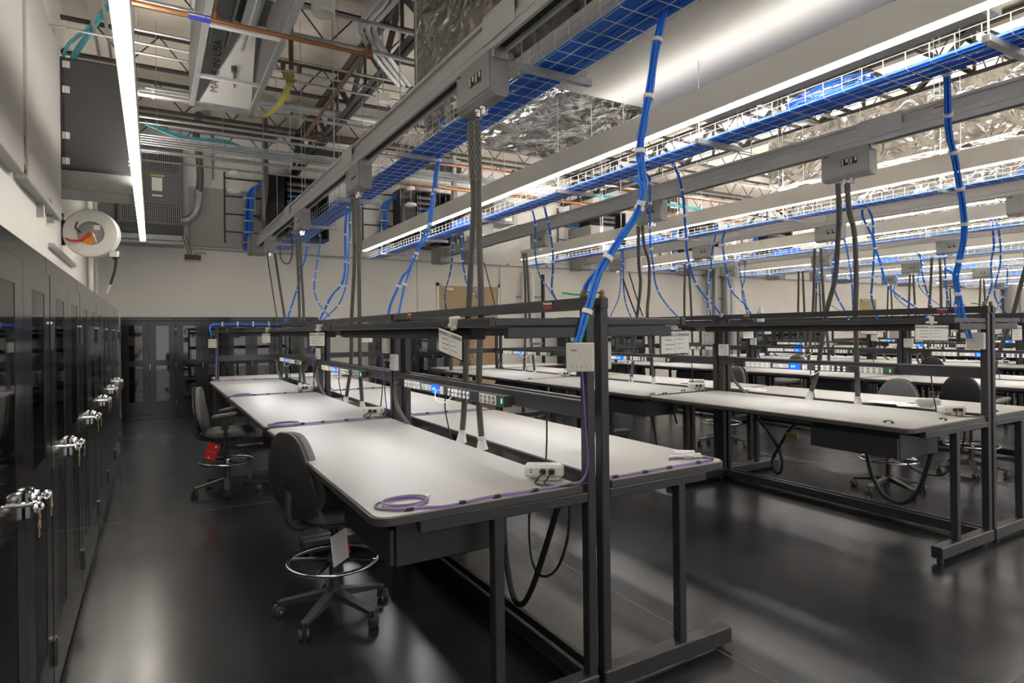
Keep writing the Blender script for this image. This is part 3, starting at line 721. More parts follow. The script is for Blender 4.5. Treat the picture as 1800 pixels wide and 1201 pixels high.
def girder_mesh():
    m = MB(); L = 20.4
    for z in (0, .70):
        m.box(-.09, -.008, 0, L, z, z+.016).box(-.02, -.008, 0, L, z, z+.08).box(.008, .09, 0, L, z, z+.016).box(.008, .02, 0, L, z, z+.08)
    n = 13; w = L/n
    for k in range(n):
        for (a, b) in (((0, k*w, .04), (0, k*w+w/2, .72)), ((0, k*w+w/2, .72), (0, (k+1)*w, .04))):
            m.tube([a, b], .045, 4, caps=False)
        m.tube([(0, k*w+w/2, .04), (0, k*w+w/2, .72)], .025, 4, caps=False)
    return m
g0 = None
for k, (x, z) in enumerate(((2.75, 5.15), (10.1, 5.15), (18.0, 5.15), (26.0, 5.15))):
    if g0 is None: o = g0 = girder_mesh().build('ceiling_girder', 'joist')
    else: o = g0.copy(); C.objects.link(o)
    tag(o, f'deep dark girder truss running to the back wall, {["nearest the left wall", "above the third row", "above the fifth row", "farthest from the left wall"][k]}', 'girder', 'girder trusses'); o.location = (x, YF+.02, z)
# fine secondary struts, conduits and cable hangers crossing near the back
def cross_pipe(name, mt, cat, lab, pts, r, n=8, grp=None, k=5):
    return tag(MB().tube(smooth_path(pts, k) if len(pts) > 2 else pts, r, n).build(name, mt, smooth=True), lab, cat, grp)
q = random.Random(11)
for k in range(16):
    y = 5.6+.55*k+q.uniform(-.1, .1); z = 4.75+q.uniform(0, .45)
    x0_, x1_ = q.uniform(-.9, .3), q.uniform(3.5, 9)
    cross_pipe('ceiling_conduit', 'steel', 'conduit', 'thin galvanised conduit crossing under the joists in front of the back wall', [(x0_, y, z), (x1_, y, z)], q.choice([.012, .016, .022]), grp='thin conduits crossing under the joists')
for k in range(5):
    y = 8.9+.13*k
    cross_pipe('ceiling_conduit', 'steel', 'conduit', 'thin galvanised conduit in the tight group of five by the back wall', [(-.9, y+1.5, 4.55), (8, y+1.5, 4.55)], .014, grp='five parallel conduits before the back wall')
for k in range(12):
    x, y = q.uniform(8, 24), q.uniform(5, 13)
    cross_pipe('ceiling_conduit', 'steel', 'conduit', 'galvanised conduit crossing under the joists above the far rows', [(x, y, 4.9+q.uniform(-.2, .3)), (x+q.uniform(4, 9), y, 4.9+q.uniform(-.2, .3))], .02, grp='conduits above the far rows')
# pair of conduits running to the wall on the left and the diagonal trio by the first girder
for k in range(2):
    cross_pipe('ceiling_conduit', 'steel', 'conduit', f'conduit running along the top of the left wall, {["outer","inner"][k]} of two', [(-.55+.13*k, 3, 5.2), (-.55+.13*k, 9.4, 5.2)], .02, grp=None)
for k in range(3):
    a, b, c, d = at_z(660+16*k, 5, 5.0), at_z(634+12*k, 48, 5.1), at_z(656+12*k, 95, 5.0), at_z(700+10*k, 150, 5.0)
    cross_pipe('bent_conduit', 'steel', 'conduit', f'bent conduit zigzagging under the ceiling beside the first girder, {["left","middle","right"][k]} of three', [at_z(700+16*k, -60, 5.0), a, b, c, d], .030, grp=None, k=4)
# copper lines
cop = thing('copper_pipe', 'bright copper pipe crossing left to right with a blue label band', 'pipe', (0, 0, 0))
a, b = at_z(235, 2, 4.0), at_z(650, 98, 4.0)
MB().tube([(a.x-.9, a.y, 4.0), (b.x, b.y, 4.0)], .017, 12).cyl((b.x-.03, b.y, 4.0), (b.x+.02, b.y, 4.0), .030, 12).build('pipe', 'copper', cop, smooth=True)
c, d, e = at_z(650, 104, 4.03), at_z(536, 240, 4.15), at_z(722, 258, 4.15)
MB().tube([(b.x, b.y, 4.0), (b.x+.01, b.y+.03, 4.1), tuple(d)], .020, 10).tube([tuple(d), tuple(e)], .020, 10).build('return_pipe', 'rust', cop, smooth=True)
l1_, l2_ = at_z(331, 26, 4.0), at_z(370, 36, 4.0)
lb = MB().tube([(l1_.x, (l1_.y+l2_.y)/2, 4.0), (l2_.x, (l1_.y+l2_.y)/2, 4.0)], .027, 12).build('pipe_label', 'uncoat', cop, smooth=True)
text_mesh('COMPRESSED AIR', .019, 'paper', 'label_text', lb, ((l1_.x+l2_.x)/2, (l1_.y+l2_.y)/2-.0285, 4.0), (HP, 0, 0))
MB().cyl((l2_.x+.03, (l1_.y+l2_.y)/2, 4.0), (l2_.x+.03, (l1_.y+l2_.y)/2, 5.2), .004, 5).cyl((l2_.x+.03, (l1_.y+l2_.y)/2, 4.0), (l2_.x+.03, (l1_.y+l2_.y)/2, 4.06), .02, 8).build('hanger', 'copper', cop)
for k, (p, q_) in enumerate((((687, 319), (857, 339)), ((740, 282), (1000, 318)), ((980, 300), (1010, 305)))):
    if k == 2: continue
    a, b = at_y(*p, 12.9), at_y(*q_, 12.9); z = (a.z+b.z)/2
    cross_pipe('copper_pipe', 'copper', 'pipe', f'copper pipe crossing before the back wall racks, {["lower","upper"][k]} of two', [(a.x-1.2, 12.9, z), (b.x+9, 12.9, z)], .045, 10)
a = at_z(740, 408, 3.9) if False else Vector((5.4, 12.2, 4.15))
cross_pipe('rusty_pipe', 'rust', 'pipe', 'rusty brown pipe slanting down towards the back wall above the first long light', [at_y(800, 385, 12.6), at_y(905, 322, 11.0), at_y(903, 312, 11.0), at_y(903, 300, 11.0)], .05, 10, k=3)
# galvanised round ducts
for k, (u0, v0, u1, v1, y, r_, w) in enumerate(((235, 158, 335, 172, 10.2, .085, 'left of the hanging air unit'), (440, 176, 690, 216, 10.2, .06, 'right of the hanging air unit'))):
    a, b = at_y(u0, v0, y), at_y(u1, v1, y); z = (a.z+b.z)/2
    o = thing('round_duct', 'round galvanised pipe crossing under the ceiling '+w, 'duct', (a.x, y, z))
    m = MB().cyl((-.5 if k == 0 else 0, 0, 0), (b.x-a.x, 0, 0), r_, 18); m.build('pipe', 'steel', o, smooth=True)
    MB().cyl((.30*(b.x-a.x), 0, 0), (.36*(b.x-a.x), 0, 0), r_*1.08, 18).build('band', 'paper' if k == 0 else 'steel', o, smooth=True)
# ------------------------------------------------------------------ hanging air unit with open metal frame (left of the first busway)
ZU = 4.25
A_, B_ = at_z(333, 188, ZU), at_z(440, 205, ZU)
ux0, ux1, uy1 = A_.x, B_.x+.02, (A_.y+B_.y)/2; uy0 = 3.2
un = thing('hanging_air_unit', 'long galvanised air unit with open underside, hung left of the first busway', 'air unit', (ux0, uy0, ZU))
W_, L_ = ux1-ux0, uy1-uy0
MB().box(0, .05, 0, L_, 0, .05).box(W_-.05, W_, 0, L_, 0, .05).box(0, W_, L_-.05, L_, 0, .05).build('lower_frame', 'steel', un)
for k, yy in enumerate((1.2, 2.55, 3.75)):
    if yy < L_-.1: MB().bbox(0.05, W_-.05, yy, yy+.06, .0, .03, .002).build('cross_bar', 'rail', un)
MB().box(0, .012, 0, L_, .05, .62).box(W_-.012, W_, 0, L_, .05, .62).box(0, W_, 0, L_, .60, .62).build('casing', 'unit', un)
MB().box(.06, .30, .3, 2.4, .45, .58).box(.40, .55, .3, 3.6, .50, .58).box(.12, .35, 2.7, 3.5, .52, .585).build('inner_plate', 'steel', un)
for x in (.13, .30, .46): MB().cyl((x, .2, .40), (x, L_-.9, .40), .018, 8).build('inner_pipe', 'steel', un)
MB().box(.10, W_-.10, 1.85, 1.87, .30, .31).build('inner_rod', 'wire', un)
ep = MB().add([(.03, L_-.95, .58), (W_-.08, L_-.95, .58), (W_-.02, L_-.06, .06), (.03, L_-.06, .06)], [(0, 1, 2, 3)]); ep.add([(.03, L_-.95, .59), (W_-.08, L_-.95, .59), (W_-.02, L_-.06, .07), (.03, L_-.06, .07)], [(3, 2, 1, 0)])
e_ = ep.build('end_panel', 'panel', un)
sl = math.atan2(.52, .89)
tx = text_mesh('MADE IN USA', .12, 'ink', 'lettering', e_, (W_*.42, L_-.50, .305), (0, 0, 0)); tx.rotation_euler = (math.pi-sl, 0, 0)
tx.matrix_local = Matrix.Translation((W_*.36, L_-.52, .315)) @ Matrix.Rotation(-sl, 4, 'X') @ Matrix.Rotation(math.pi, 4, 'X') @ Matrix.Rotation(HP, 4, 'Z')
tx.scale = (.95, .95, .95)
m = MB().cyl((W_*.62, L_-.55, .30), (W_*.66, L_-.35, .19), .012, 8).cyl((W_*.62, L_-.55, .34), (W_*.62, L_-.55, .28), .03, 12); m.build('latch', 'conduit', e_)
q = random.Random(4); m = MB()
for (x, y) in ((0.02, .1), (W_-.02, .1), (.02, 2.3), (W_-.02, 2.3), (.02, L_-.1), (W_-.02, L_-.1)): MB().cyl((x, y, .62), (x, y, 5.95-ZU), .006, 6).build('hanger_rod', 'steel', un)
# expanded-metal guard on the front part of the underside
m = MB(); n_ = 34
for k in range(n_):
    yy = .0+k*.036; m.box(.05, W_-.05, yy, yy+.006, .012, .016)
for k in range(16): m.box(.05+k*(W_-.1)/15-.002, .05+k*(W_-.1)/15+.002, 0, 1.2, .016, .019)
m.build('mesh_guard', 'steel', un)
# sprinkler/valve hardware, round speakers, yellow tape
for k, (u, v, z, r_, h, w) in enumerate(((568, 26, 4.75, .115, .16, 'near the copper pipe, largest of all'), (674, 181, 4.6, .09, .10, 'behind the brown return pipe'))):
    p = at_z(u, v, z); o = thing('ceiling_speaker', 'white round ceiling speaker can hanging '+w, 'speaker', tuple(p))
    MB().lathe((0, 0, 0), [(0, h), (r_, h), (r_, .02), (r_*.96, 0), (r_*.86, 0), (r_*.84, .01), (0, .012)], 32).build('housing', 'white', o, smooth=True)
    MB().cyl((0, 0, h), (0, 0, 5.95-z), .006, 6).build('rod', 'steel', o)
pts = [at_z(518, 140, 4.6), at_z(508, 150, 4.5), at_z(490, 185, 4.4), at_z(465, 205, 4.35), at_z(440, 208, 4.28)]
m = MB(); sp = smooth_path(pts, 6)
for i in range(len(sp)-1):
    w0, w1 = .035, .035; a, b = sp[i], sp[i+1]; m.add([a+Vector((-w0, 0, 0)), a+Vector((w0, 0, 0)), b+Vector((w1, 0, 0)), b+Vector((-w1, 0, 0)), a+Vector((-w0, 0, .003)), a+Vector((w0, 0, .003)), b+Vector((w1, 0, .003)), b+Vector((-w1, 0, .003))], [(0, 1, 2, 3), (4, 5, 6, 7)])
yt = thing('caution_tape', 'yellow caution tape draped from a rod to the hanging air unit', 'tape'); m.build('tape', 'yellow', yt)
p = at_z(512, 135, 4.6); m = MB().box(p.x-.06, p.x-.03, p.y, p.y+.004, p.z-.28, p.z+.02).box(p.x-.09, p.x+.03, p.y-.03, p.y+.03, p.z-.02, p.z+.03); m.build('knot', 'yellow', yt)
a = at_z(515, 55, 4.9); b = at_z(512, 130, 4.6)
o = thing('valve_hanger', 'rusty drop rod with two round valve wheels above the yellow tape', 'valve', (b.x, b.y, b.z))
MB().cyl((0, 0, .05), (0, 0, 5.95-b.z), .028, 8).build('drop_rod', 'rust', o)
for s in (-1, 1): MB().lathe((s*.09, 0, .08), [(0, -.02), (.05, -.02), (.055, 0), (.05, .02), (0, .02)], 16, 'x').build('valve_wheel', 'rust', o, smooth=True)
# teal cable bundles sagging between hangers
def strands(name, mt, lab, cat, path, n, rad, r, seed=1, grp=None, kind=None):
    q = random.Random(seed); m = MB(); sp = smooth_path(path, 8)
    offs = [(q.uniform(-1, 1)*rad, q.uniform(-1, 1)*rad) for _ in range(n)]
    for (a, b) in offs: m.tube([p+Vector((a, a*.6, b)) for p in sp], r, 5, caps=False)
    return tag(m.build(name, mt, smooth=True), lab, cat, grp, kind)
strands('teal_cable_bundle', 'teal', 'sagging bundle of teal cables left of and behind the first busway', 'cables', [at_y(258, 216, 11.0), at_y(330, 243, 11.2), at_y(400, 250, 11.4), at_y(460, 273, 11.6), at_y(540, 278, 11.8), at_y(590, 285, 12)], 7, .028, .014)
strands('teal_cable_bundle', 'teal', 'sagging bundle of teal cables in front of the second network rack', 'cables', [at_y(718, 297, 12.3), at_y(760, 309, 12.4), at_y(830, 310, 12.5), at_y(880, 325, 12.6), at_y(960, 330, 12.7)], 6, .028, .014, 2)
strands('teal_cable_bundle', 'teal', 'sagging bundle of teal cables above the third busway', 'cables', [at_y(1020, 340, 12.3), at_y(1060, 345, 12.4), at_y(1140, 355, 12.5), at_y(1260, 372, 12.6)], 6, .028, .014, 3)
# thin white and grey lines strung across
for k, (a, b, w) in enumerate((((690, 178), (880, 330), 'x'), )): pass
# dark boxes fixed at the top of the back wall
for k, (u0, v0, u1, v1, w) in enumerate(((518, 259, 620, 277, 'left of the first busway'), (733, 285, 808, 302, 'behind the first long light'), (1040, 318, 1120, 336, 'behind the third busway'))):
    a, b = at_y(u0, v0, YB), at_y(u1, v1, YB)
    tag(MB().bbox(a.x, b.x, YB-.12, YB, b.z-.06, a.z, .01).build('wall_beam_bracket', 'joist'), 'dark steel ledger plate high on the back wall '+w, 'bracket')
tag(MB().box(XL, 2.0, 11.9, 12.05, 5.15, 5.33).build('header_beam', 'joist'), 'dark steel beam under the ceiling behind the hanging air unit', 'beam')

# ------------------------------------------------------------------ foil wrapped ducts
from mathutils import noise
def foil_duct(name, lab, x0, x1, y0, y1, z0, z1, seed, amp=.055, step=.07):
    m = MB()
    def face(o_, du, dv, nu, nv, nrm):
        vs = []; fs = []
        for i in range(nu+1):
            for j in range(nv+1):
                p = Vector(o_)+Vector(du)*(i/nu)+Vector(dv)*(j/nv)
                # quilted pins every ~0.55 m with radiating wrinkles
                s_ = Vector((p.x*1.0+seed, p.y, p.z))
                pinx = ((p.x+p.z*.7+seed*.37) / .55) % 1-.5; piny = ((p.y+p.z*.3) / .62) % 1-.5
                rr = math.hypot(pinx, piny); ang = math.atan2(piny, pinx)
                d = -.9*math.exp(-rr*rr*18) + .35*noise.noise(s_*5) + .3*noise.noise(s_*13) + .25*math.sin(ang*9+4*noise.noise(s_*3))*math.exp(-rr*3.2)
                edge = min(i, nu-i, j, nv-j); d *= min(1, edge/2)
                vs.append(p+Vector(nrm)*d*amp)
        for i in range(nu):
            for j in range(nv): a = i*(nv+1)+j; fs.append((a, a+nv+1, a+nv+2, a+1))
        m.add(vs, fs)
    X, Y, Z = x1-x0, y1-y0, z1-z0; st = lambda L: max(2, int(L/step))
    face((x0, y0, z0), (X, 0, 0), (0, Y, 0), st(X), st(Y), (0, 0, -1))
    face((x0, y0, z0), (0, Y, 0), (0, 0, Z), st(Y), st(Z), (-1, 0, 0))
    face((x1, y0, z0), (0, Y, 0), (0, 0, Z), st(Y), st(Z), (1, 0, 0))
    face((x0, y1, z0), (X, 0, 0), (0, 0, Z), st(X), st(Z), (0, 1, 0))
    face((x0, y0, z0), (X, 0, 0), (0, 0, Z), st(X), st(Z), (0, -1, 0))
    face((x0, y0, z1), (X, 0, 0), (0, Y, 0), 2, 2, (0, 0, 1))
    return tag(m.build(name, 'foil'), lab, 'duct', 'foil wrapped air ducts')
foil_duct('foil_wrapped_duct', 'crumpled foil wrapped air duct above and right of the first busway', 3.05, 5.05, -2.0, 7.4, 4.1, 4.75, 1)
foil_duct('foil_wrapped_duct', 'vertical foil wrapped duct face hanging left above the first busway', 2.25, 2.62, 3.2, 5.7, 4.0, 5.3, 2, .03)
foil_duct('foil_wrapped_duct', 'long foil wrapped air duct above the second busway', 9.3, 10.9, -1.0, 7.0, 4.05, 4.9, 3, .04)
foil_duct('foil_wrapped_duct', 'foil wrapped duct in the distance above the third and fourth rows', 12.6, 14.6, 2, 9.0, 4.1, 4.8, 4, .05, .10)
foil_duct('foil_wrapped_duct', 'foil wrapped duct in the distance above the fifth row', 17.5, 20, 3, 10.0, 4.1, 4.8, 5, .05, .12)
# white flat ceiling panel between first tray and first light
zp = 3.75; a = at_z(952, 158, zp); b = at_z(1230, 205, zp); c = at_z(1585, 28, zp)
px0, px1, py0, py1 = a.x-.45, b.x+.25, c.y-.35, (a.y+b.y)/2
cp = thing('ceiling_panel', 'large flat white panel hanging between the first tray and the first long light', 'ceiling panel', (px0, py0, zp))
MB().bbox(0, px1-px0, .06, py1-py0, 0, .06, .004).build('panel', 'panel', cp)
MB().bbox(-.02, px1-px0+.02, 0, .06, -.01, .09, .006).build('front_trim', 'white', cp)
for x in (.2, px1-px0-.2):
    for y in (.3, py1-py0-.2): MB().cyl((x, y, .06), (x, y, .33), .004, 5).build('hanger_wire', 'steel', cp)
# bundle of thin hanging wires and rods seen all over the far ceiling
q = random.Random(21); m = MB()
for k in range(60):
    x, y = q.uniform(0, 26), q.uniform(7.6, 13.5)
    if (12.4 < x < 14.8 and y < 9.3) or (17.3 < x < 20.2 and y < 10.3): continue
    m.cyl((x, y, q.uniform(3.7, 4.4)), (x, y, 5.95), .005, 4)
tag(m.build('hanging_wires', 'steel'), 'many thin hanger wires dropping from the ceiling over the whole room', 'hanger wires', None, 'stuff')
# small valves and ring hangers on the far pipework: light dome lamps
# ------------------------------------------------------------------ things mounted on and standing on the benches
ROWS_SHORT = ['first row', 'second row', 'third row', 'fourth row', 'fifth row', 'sixth row', 'seventh row', 'eighth row']
SEC_SHORT = ['front section', 'middle section', 'back section']
def pdu(label):
    r = thing('rack_power_strip', label, 'power strip', group='rack power strips on the mid beams')
    yn, yf = .65, 2.15     # near and far ends along the beam; front face looks towards -x at x = -.052
    MB().bbox(-.052, 0, yn, yf, -.03, .03, .003).build('housing', 'plastic', r)
    MB().box(-.050, -.046, yf, yf+.13, -.028, .028).build('end_bracket', 'dark', r)
    def bank(y0, y1, cols, plate, sock, cap):
        b = MB().box(-.0545, -.0521, y0, y1, -.026, .026).build('outlet_bank', plate, r)
        m = MB(); w = (y1-y0)/cols
        for c in range(cols):
            for z in (-.0125, .0125):
                m.cyl((-.0545, y0+w*(c+.5), z), (-.064 if cap else -.058, y0+w*(c+.5), z), .0105, 10)
        m.build('outlet', sock, b)
    bank(1.83, 2.13, 5, 'cream', 'white', True)
    lp = MB().box(-.0545, -.0521, 1.63, 1.80, -.018, .020).build('spec_label', 'paper', r)
    m = MB()
    for z in (.010, -.006):
        for (a, b) in ((1.64, 1.69), (1.73, 1.79)): m.box(-.0550, -.0546, a, b, z-.004, z+.002)
    m.build('label_print', 'greycable', lp)
    d = MB().bbox(-.056, -.0521, 1.50, 1.62, -.028, .028, .002).build('display', 'display', r)
    m = MB()
    for k in range(4):
        y = 1.60-.012*k; m.box(-.0566, -.0561, y-.008, y-.001, -.008, -.001).box(-.0566, -.0561, y-.008, y-.001, .001, .007)
    m.build('digits', 'led', d)
    MB().box(-.0575, -.0521, 1.43, 1.48, -.024, .024).build('network_port', 'cream', r)
    bank(1.04, 1.36, 6, 'black', 'white', True)
    bank(1.20, 1.28, 2, 'cream', 'cream', False)
    bank(.735, .93, 4, 'cream', 'greycable', True)
    MB().box(-.0545, -.0521, .95, 1.03, -.026, .026).build('fuse_block', 'dark', r)
    MB().box(-.0550, -.0521, .675, .679, -.010, .014).build('indicator', 'led', r)
    MB().tube(smooth_path([(-.052, 1.455, -.005), (-.10, 1.44, .0), (-.12, 1.40, -.05), (-.09, 1.36, -.07), (-.055, 1.30, -.03)]), .003, 6).build('patch_lead', 'tie', r, smooth=True)
    MB().tube(smooth_path([(-.055, 1.395, -.02), (-.06, 1.39, -.12), (-.03, 1.37, -.30), (.01, 1.36, -.42)]), .0045, 6).build('black_lead', 'cord', r, smooth=True)
    MB().tube(smooth_path([(-.03, yf+.1, .0), (-.06, yf+.16, -.03), (-.07, yf+.12, -.16), (-.03, yf+.02, -.29), (.02, yf-.06, -.36)]), .016, 8).build('supply_cable', 'conduit', r, smooth=True)
    MB().tube(smooth_path([(.02, .42, .045), (.06, .42, .0), (.05, .40, -.15), (.015, .36, -.30)]), .005, 6).build('rear_lead', 'cord', r, smooth=True)
    return r
def netbox(label):
    r = thing('network_box', label, 'network box', group='pale network outlet boxes on the uprights')
    MB().bbox(-.060, .060, -.032, 0, -.063, .063, .005).build('housing', 'cream', r)
    m = MB()
    for k in range(4): m.box(-.034+.0205*k, -.032+.0205*k, -.0326, -.0319, -.048, -.036)
    m.build('vent_slot', 'ink', r)
    MB().box(-.038, -.012, -.0326, -.0319, .026, .034).build('printed_mark', 'greycable', r)
    MB().box(-.006, .0, -.0326, -.0319, .0, .004).build('small_mark', 'greycable', r)
    return r
def cardholder(label):
    r = thing('card_holder', label, 'card holder', group='clear card holders clamped to the shelf rails')
    MB().bbox(-.014, .014, -.03, .018, -.012, .030, .004).bbox(-.035, .035, -.024, -.016, -.022, -.006, .003).cyl((0, -.02, -.03), (0, -.02, .01), .009, 10).build('clamp', 'cream', r)
    s = MB().bbox(-.105, .105, -.030, -.026, -.150, -.028, .002).build('clear_sleeve', 'glass', r)
    c = MB().box(-.097, .097, -.0335, -.0305, -.142, -.036).build('card', 'paper', r)
    MB().box(-.097, .097, -.0341, -.0336, -.058, -.044).build('card_header', 'greycable', c)
    text_mesh('BENCH', .012, 'paper', 'lettering', c, (0, -.0344, -.051), (HP, 0, 0), bold=.0003)
    m = MB()
    for k in range(3): m.box(-.070, -.02+.012*(k % 2), -.0340, -.0336, -.078-.022*k, -.075-.022*k).box(.008, .06-.01*(k % 2), -.0340, -.0336, -.074-.022*k, -.072-.022*k)
    m.box(-.0035, -.002, -.0340, -.0336, -.138, -.062)
    m.build('printed_line', 'ink', c)
    return r
def deskpower(label):
    r = thing('desk_power_unit', label, 'power unit', group='pale desktop power units')
    MB().bbox(-.09, .09, -.042, .042, .012, .068, .012).bbox(-.03, .07, -.040, .040, 0, .013, .003).build('housing', 'cream', r)
    MB().box(-.065, -.055, -.0428, -.0415, .045, .050).box(-.065, -.055, -.0428, -.0415, .035, .040).build('usb_port', 'ink', r)
    m = MB()
    for x in (-.005, .035):
        p = MB().bbox(x-.014, x+.014, -.066, -.0425, .030, .056, .006).build('plug', 'cord', r)
        m.tube(smooth_path([(x, -.066, .043), (x-.02, -.10, .02), (x-.03, -.12, .006), (x+.03, -.16, .006), (x+.10, -.14, .006), (x+.17, -.10, .006)]), .0038, 6)
    m.build('power_cord', 'cord', r, smooth=True)
    return r
P0 = {}
def place(key, maker, label, loc, rz=0, rot=None):
    if key not in P0: o = P0[key] = maker(label)
    else: o = copy_tree(P0[key]); o['label'] = label
    o.location = loc; o.rotation_euler = rot or (0, 0, rz); return o
for i, x0 in enumerate(ROWX):
    for k, y0 in enumerate(SEC_Y):
        near = i < 5
        if seen_any((x0-.1, y0+.65, 1.25), (x0-.1, y0+2.2, 1.25), m=0):
            place('pdu', pdu, f'black rack power strip with blue display, {ROWS_SHORT[i]}, {SEC_SHORT[k]}', (x0-.0625, y0, 1.262))
        if seen((x0, y0, 1.5), 0):
            if k == 0: place('net', netbox, f'pale network box with four slots on the cabinet side front upright, {ROWS_SHORT[i]}', (x0-.098, y0-.005, 1.52) if i == 0 else (x0-.066, y0+.068, 1.52), -.75 if i == 0 else -HP)
            else: place('net', netbox, f'pale network box on the cabinet side upright, {ROWS_SHORT[i]}, start of the {SEC_SHORT[k]}', (x0-.068, y0+.07, 1.53), -HP)
            place('net', netbox, f'pale network box on the far side upright, {ROWS_SHORT[i]}, start of the {SEC_SHORT[k]}', (x0+.066, y0+.08, 1.52), HP)
        if k > 0 and seen((x0, y0-.12, 1.4), 0) and i < 5:
            place('net', netbox, f'lower pale network box beside the upright pair, {ROWS_SHORT[i]}, end of the {SEC_SHORT[k-1]}', (x0-.068, y0-.12, 1.40), -HP)
        if seen((x0-.5, y0+.3, 1.6), 0):
            tilt = (.12, .20, -HP+.12) if (i, k) == (0, 0) else (.04*(k-1), .03*i % .1, -HP+.5-.1*k)
            place('card', cardholder, f'printed card in a clear holder on the cabinet side rail, {ROWS_SHORT[i]}, {SEC_SHORT[k]}', (x0-.548, y0+(.307 if i == 0 else .15), 1.675), rot=tilt)
        if seen((x0+.5, y0+.2, 1.6), 0):
            place('card', cardholder, f'printed card in a clear holder on the far side rail, {ROWS_SHORT[i]}, {SEC_SHORT[k]}', (x0+.50, y0+.06, 1.66), 0.05)
        if seen((x0-.2, y0+.2, 1), 0):
            place('power', deskpower, f'pale power unit with black plugs by the upright, {ROWS_SHORT[i]}, {SEC_SHORT[k]}, cabinet side', (x0-.160, y0+.20, .9565), -.62)
            if i > 0 and k < 2: place('power', deskpower, f'pale desktop power unit with black plugs, {ROWS_SHORT[i]}, {SEC_SHORT[k]}, far side', (x0+.22, y0+.55, .9565), 2.2)
# maker plates on the top beams: white and red lettering on a dark plate
for i, (y, s) in enumerate(((2.36, 1), (2.36, 1))):
    x0 = ROWX[i]; bm_ = [o for o in bpy.data.objects if o.name.startswith('top_beam') and o.parent and abs(o.parent.location.y-SEC_Y[0]) < .01 and abs(o.parent.location.x-(x0-.0175)) < .01][0]
    for kk, yy in enumerate((.30, 2.15)):
        pl = MB().box(-.0475, -.0455, yy-.045, yy+.045, 1.737, 1.777).build('maker_plate', 'ink', bm_)
        text_mesh('Production', .0165, 'paper', 'lettering_upper', pl, (-.0480, yy, 1.767), (HP, 0, -HP), bold=.0004)
        text_mesh('BASICS', .0215, 'red', 'lettering_lower', pl, (-.0480, yy, 1.748), (HP, 0, -HP), bold=.0010)
# ------------------------------------------------------------------ blue cable drops, laid out along the traced hang of each bundle
def depth(p): return (Vector(p)-O).dot(F)
def hang(pts, xa, xb):
    """world path: first point hangs from x = xa, last one ends at x = xb, distance changes evenly in between"""
    da, db = depth(at_x(*pts[0], xa)), depth(at_x(*pts[-1], xb))
    Ls = [0]
    for a, b in zip(pts, pts[1:]): Ls.append(Ls[-1]+math.hypot(a[0]-b[0], a[1]-b[1]))
    return [at_d(u, v, da+(db-da)*(l/Ls[-1])) for (u, v), l in zip(pts, Ls)]
def blue_drop(label, pts, xa, xb, n=6, rad=.012, r=.0048, green=False, seed=0, into=True, tie=.26):
    q = random.Random(seed*7+len(pts)); path = hang(pts, xa, xb)
    if into: path = [path[0]+Vector((0, .06, .06))] + path
    sp = smooth_path(path, 6); o = sp[0]
    t = thing('blue_cable_drop', label, 'cables', tuple(o)); t['group'] = 'bundles of blue cables hanging from the trays to the benches'
    m = MB(); mg = MB(); N = len(sp)
    for k in range(n):
        a = 2*math.pi*k/max(1, n-1)+.3; rr = 0 if k == 0 else rad
        tw = q.uniform(-.6, .6)
        P_ = []
        for i, p in enumerate(sp):
            ang = a+tw*i/N*3; P_.append(p-o+Vector((math.cos(ang)*rr, math.sin(ang)*rr*.7, 0))+Vector((math.sin(i*.9+k)*.0015, 0, 0)))
        (mg if green and k == n-1 else m).tube(P_, r, 6, caps=False)
    m.build('blue_cables', 'blue', t, smooth=True)
    if green: mg.build('green_cable', 'green', t, smooth=True)
    acc = tie*.5; last = sp[0]
    for i in range(1, N):
        d = (sp[i]-last).length; acc += d; last = sp[i]
        if acc > tie and 0 < i < N-1:
            acc = 0; tt = (sp[i+1]-sp[i-1]).normalized(); c = sp[i]-o
            MB().cyl(tuple(c-tt*.010), tuple(c+tt*.010), rad+r+.0035, 12).build('cable_tie', 'tie', t, smooth=True)
    return t
T = TRAYX; RX = ROWX
